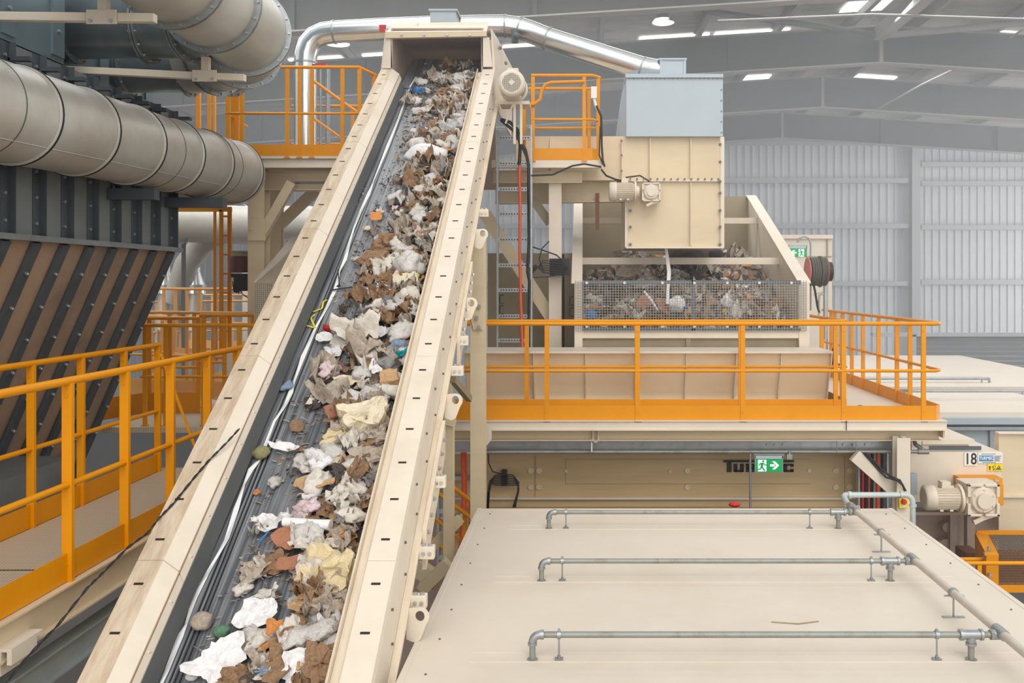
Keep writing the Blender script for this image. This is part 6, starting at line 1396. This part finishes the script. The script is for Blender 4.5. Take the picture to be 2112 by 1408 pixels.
CATS = {'paper_scrap': 'paper', 'crumpled_film': 'plastic film', 'torn_rag': 'rag', 'fibre_tuft': 'fibre', 'cardboard_flake': 'cardboard', 'wood_splinter': 'wood', 'foam_lump': 'foam'}
bag = [k for k in KIND for _ in range(k[4])]
zones = [(4.25, 5.0, 'lowest stretch'), (5.0, 6.1, 'lower middle stretch'), (6.1, 7.6, 'middle stretch'), (7.6, 9.3, 'upper stretch'), (9.3, 11.6, 'topmost stretch')]
NF = 760
cnt = 0; tries = 0
while cnt < NF and tries < 8000:
    tries += 1
    Y = 4.3+7.3*rnd.random(); g = abs(rnd.gauss(0, .5)); u = -1.30-.50*g+rnd.uniform(-.03, .03)
    left = -1.82 if Y < 8 else -1.9
    if u < left-.12 or u > -1.27: continue
    if noise.noise(Vector((u*2.2, Y*1.1, 7))) < -.32 and rnd.random() < .6: continue
    kd, mn, s, lab, _ = rnd.choice(bag); s *= rnd.uniform(.5, 1.5)
    edge = min(1, (u-left)/.35); h = .02+rnd.random()*.10*max(.1, edge)*(1 if u < -1.33 else .8)
    zn = [z for z in zones if z[0] <= Y < z[1]]; zn = zn[0][2] if zn else zones[-1][2]
    grp = '%s pieces on the %s of the belt' % (lab, zn)
    sq = 1.0
    place(kd, rnd.randrange(4), mn, C(Y, u, VB+h+s*.12), s, belt_rot(rnd.uniform(0, 6.28), rnd.uniform(-.5, .5), rnd.uniform(0, 6.28)), '%s among the waste on the %s of the belt' % (lab, zn), CATS[kd], grp, sq)
    cnt += 1
# ---- the heap in the bin
def heapz(x, y):
    t_ = (y-BF)/(BB-BF); return .95+1.05*t_**.75+.35*noise.noise(Vector((x*1.3, y*1.3, 2)))+.12*noise.noise(Vector((x*4, y*4, 5)))+.25*math.exp(-((x-1.5)/.8)**2)*t_-(.3 if x < .5 else 0)*t_
nx, ny = 60, 60; V = []; Fq = []
for j in range(ny+1):
    for i in range(nx+1):
        x = BX0+.02+(BX1-BX0-.04)*i/nx; y = BF+.06+(BB-BF-.08)*j/ny; V.append(Vector((x, y, heapz(x, y)-.06+.06*noise.noise(Vector((x*14, y*14, 1))))))
for j in range(ny):
    for i in range(nx): a = j*(nx+1)+i; Fq.append((a, a+1, a+nx+2, a+nx+1))
o = single('waste_heap', 'brown heap of shredded waste filling the bin', None, MB().add(V, Fq), WM['brown'], kind='stuff')
for nm in ('taupe', 'dark', 'grey'): o.data.materials.append(WM[nm])
o.data.polygons.foreach_set('material_index', [rnd.choice((0, 0, 1, 2, 2, 3)) for _ in o.data.polygons])
bag2 = [k for k in bag]
for i in range(230):
    x = rnd.uniform(BX0+.1, BX1-.1); y = BF+.12+(BB-BF-.3)*rnd.random()**1.3; kd, mn, s, lab, _ = rnd.choice(bag2); s *= rnd.uniform(.8, 2.0)
    z = heapz(x, y)+.02; row = 'front' if y < 12.2 else 'back'; sd = 'left' if x < .9 else ('middle' if x < 1.8 else 'right')
    if x-s*.6 < BX0 or x+s*.6 > BX1 or y-s*.6 < BF-.0: s *= .55
    R = Matrix.Rotation(rnd.uniform(0, 6.28), 4, 'Z') @ Matrix.Rotation(rnd.uniform(.2, 1.1), 4, 'X')
    place(kd, rnd.randrange(4), mn, Vector((x, y, z)), s, R, '%s at the %s %s of the waste heap in the bin' % (lab, row, sd), CATS[kd], '%s pieces in the bin, %s %s' % (lab, row, sd))
def binhero(name, label, cat, mb, mn, px, py, Y, w_px, R):
    c = P(px, py, Y); s = w_px*Y/F; me = to_mesh(name, mb, mn); o = bpy.data.objects.new(name, me); COL.objects.link(o)
    o.matrix_world = Matrix.Translation(c) @ R @ Matrix.Scale(s, 4); ORG[o] = c; tag(o, label, cat)
RX_ = Matrix.Rotation(1.1, 4, 'X')
binhero('cardboard_piece', 'salmon-brown cardboard piece in the bin behind the mesh, left of the white roll', 'cardboard', sheet(201, .3, .12, .2, 24, 5, .7, .03), 'tile', 1330, 622, 11.75, 42, RX_ @ Matrix.Rotation(.9, 4, 'Z'))
binhero('cardboard_piece', 'salmon-brown cardboard piece in the bin just left of the hanging ribbon', 'cardboard', sheet(202, .3, .12, .2, 24, 5, .6, .03), 'tile', 1368, 632, 11.7, 42, RX_ @ Matrix.Rotation(2.2, 4, 'Z'))
binhero('paper_roll', 'slanting white paper roll in the bin', 'paper roll', MB().tube([(-.5, 0, .0), (0, 0, .03), (.5, 0, 0)], [.06, .07, .05], 12), 'white', 1342, 620, 11.6, 48, Matrix.Rotation(.95, 4, 'Y'))
binhero('blue_sack', 'blue plastic piece in the lower left corner of the bin', 'plastic piece', clump(203, .4, .7, .8), 'blue', 1220, 652, 11.6, 26, RX_)
binhero('bottle_cap', 'small yellow-green plastic cap in the bin right of centre', 'cap', clump(204, .15, .6, .9), 'yellow', 1497, 642, 11.55, 16, RX_)
binhero('bottle_cap', 'small blue cap in the middle of the bin', 'cap', clump(205, .2, .8, .9), 'blue', 1415, 634, 11.55, 10, RX_)
binhero('white_bag', 'bright white crumpled bag in the bin near its middle', 'plastic bag', clump(206, .5, .7, .9), 'white', 1395, 628, 11.65, 34, RX_)
binhero('white_bag', 'bright bluish-white bag in the bin right of the mesh bar', 'plastic bag', clump(207, .5, .8, .8), 'white', 1503, 624, 11.65, 32, RX_)
binhero('dark_mattress', 'dark brown bulky lump on the heap under the chute', 'lump', clump(208, .35, .5, .7, n=24), 'dark', 1418, 524, 13.2, 84, RX_)
binhero('dark_roll', 'dark brown upright fold on the heap at the right under the chute', 'lump', clump(209, .3, 1.1, .6, n=22), 'dark', 1478, 522, 13.0, 30, RX_)
binhero('grey_board', 'large flat grey-brown board on the back of the heap', 'board', sheet(210, .2, .08, .1, 20, 4, .6, .03), 'taupe', 1298, 556, 12.8, 56, RX_ @ Matrix.Rotation(.4, 4, 'Z'))
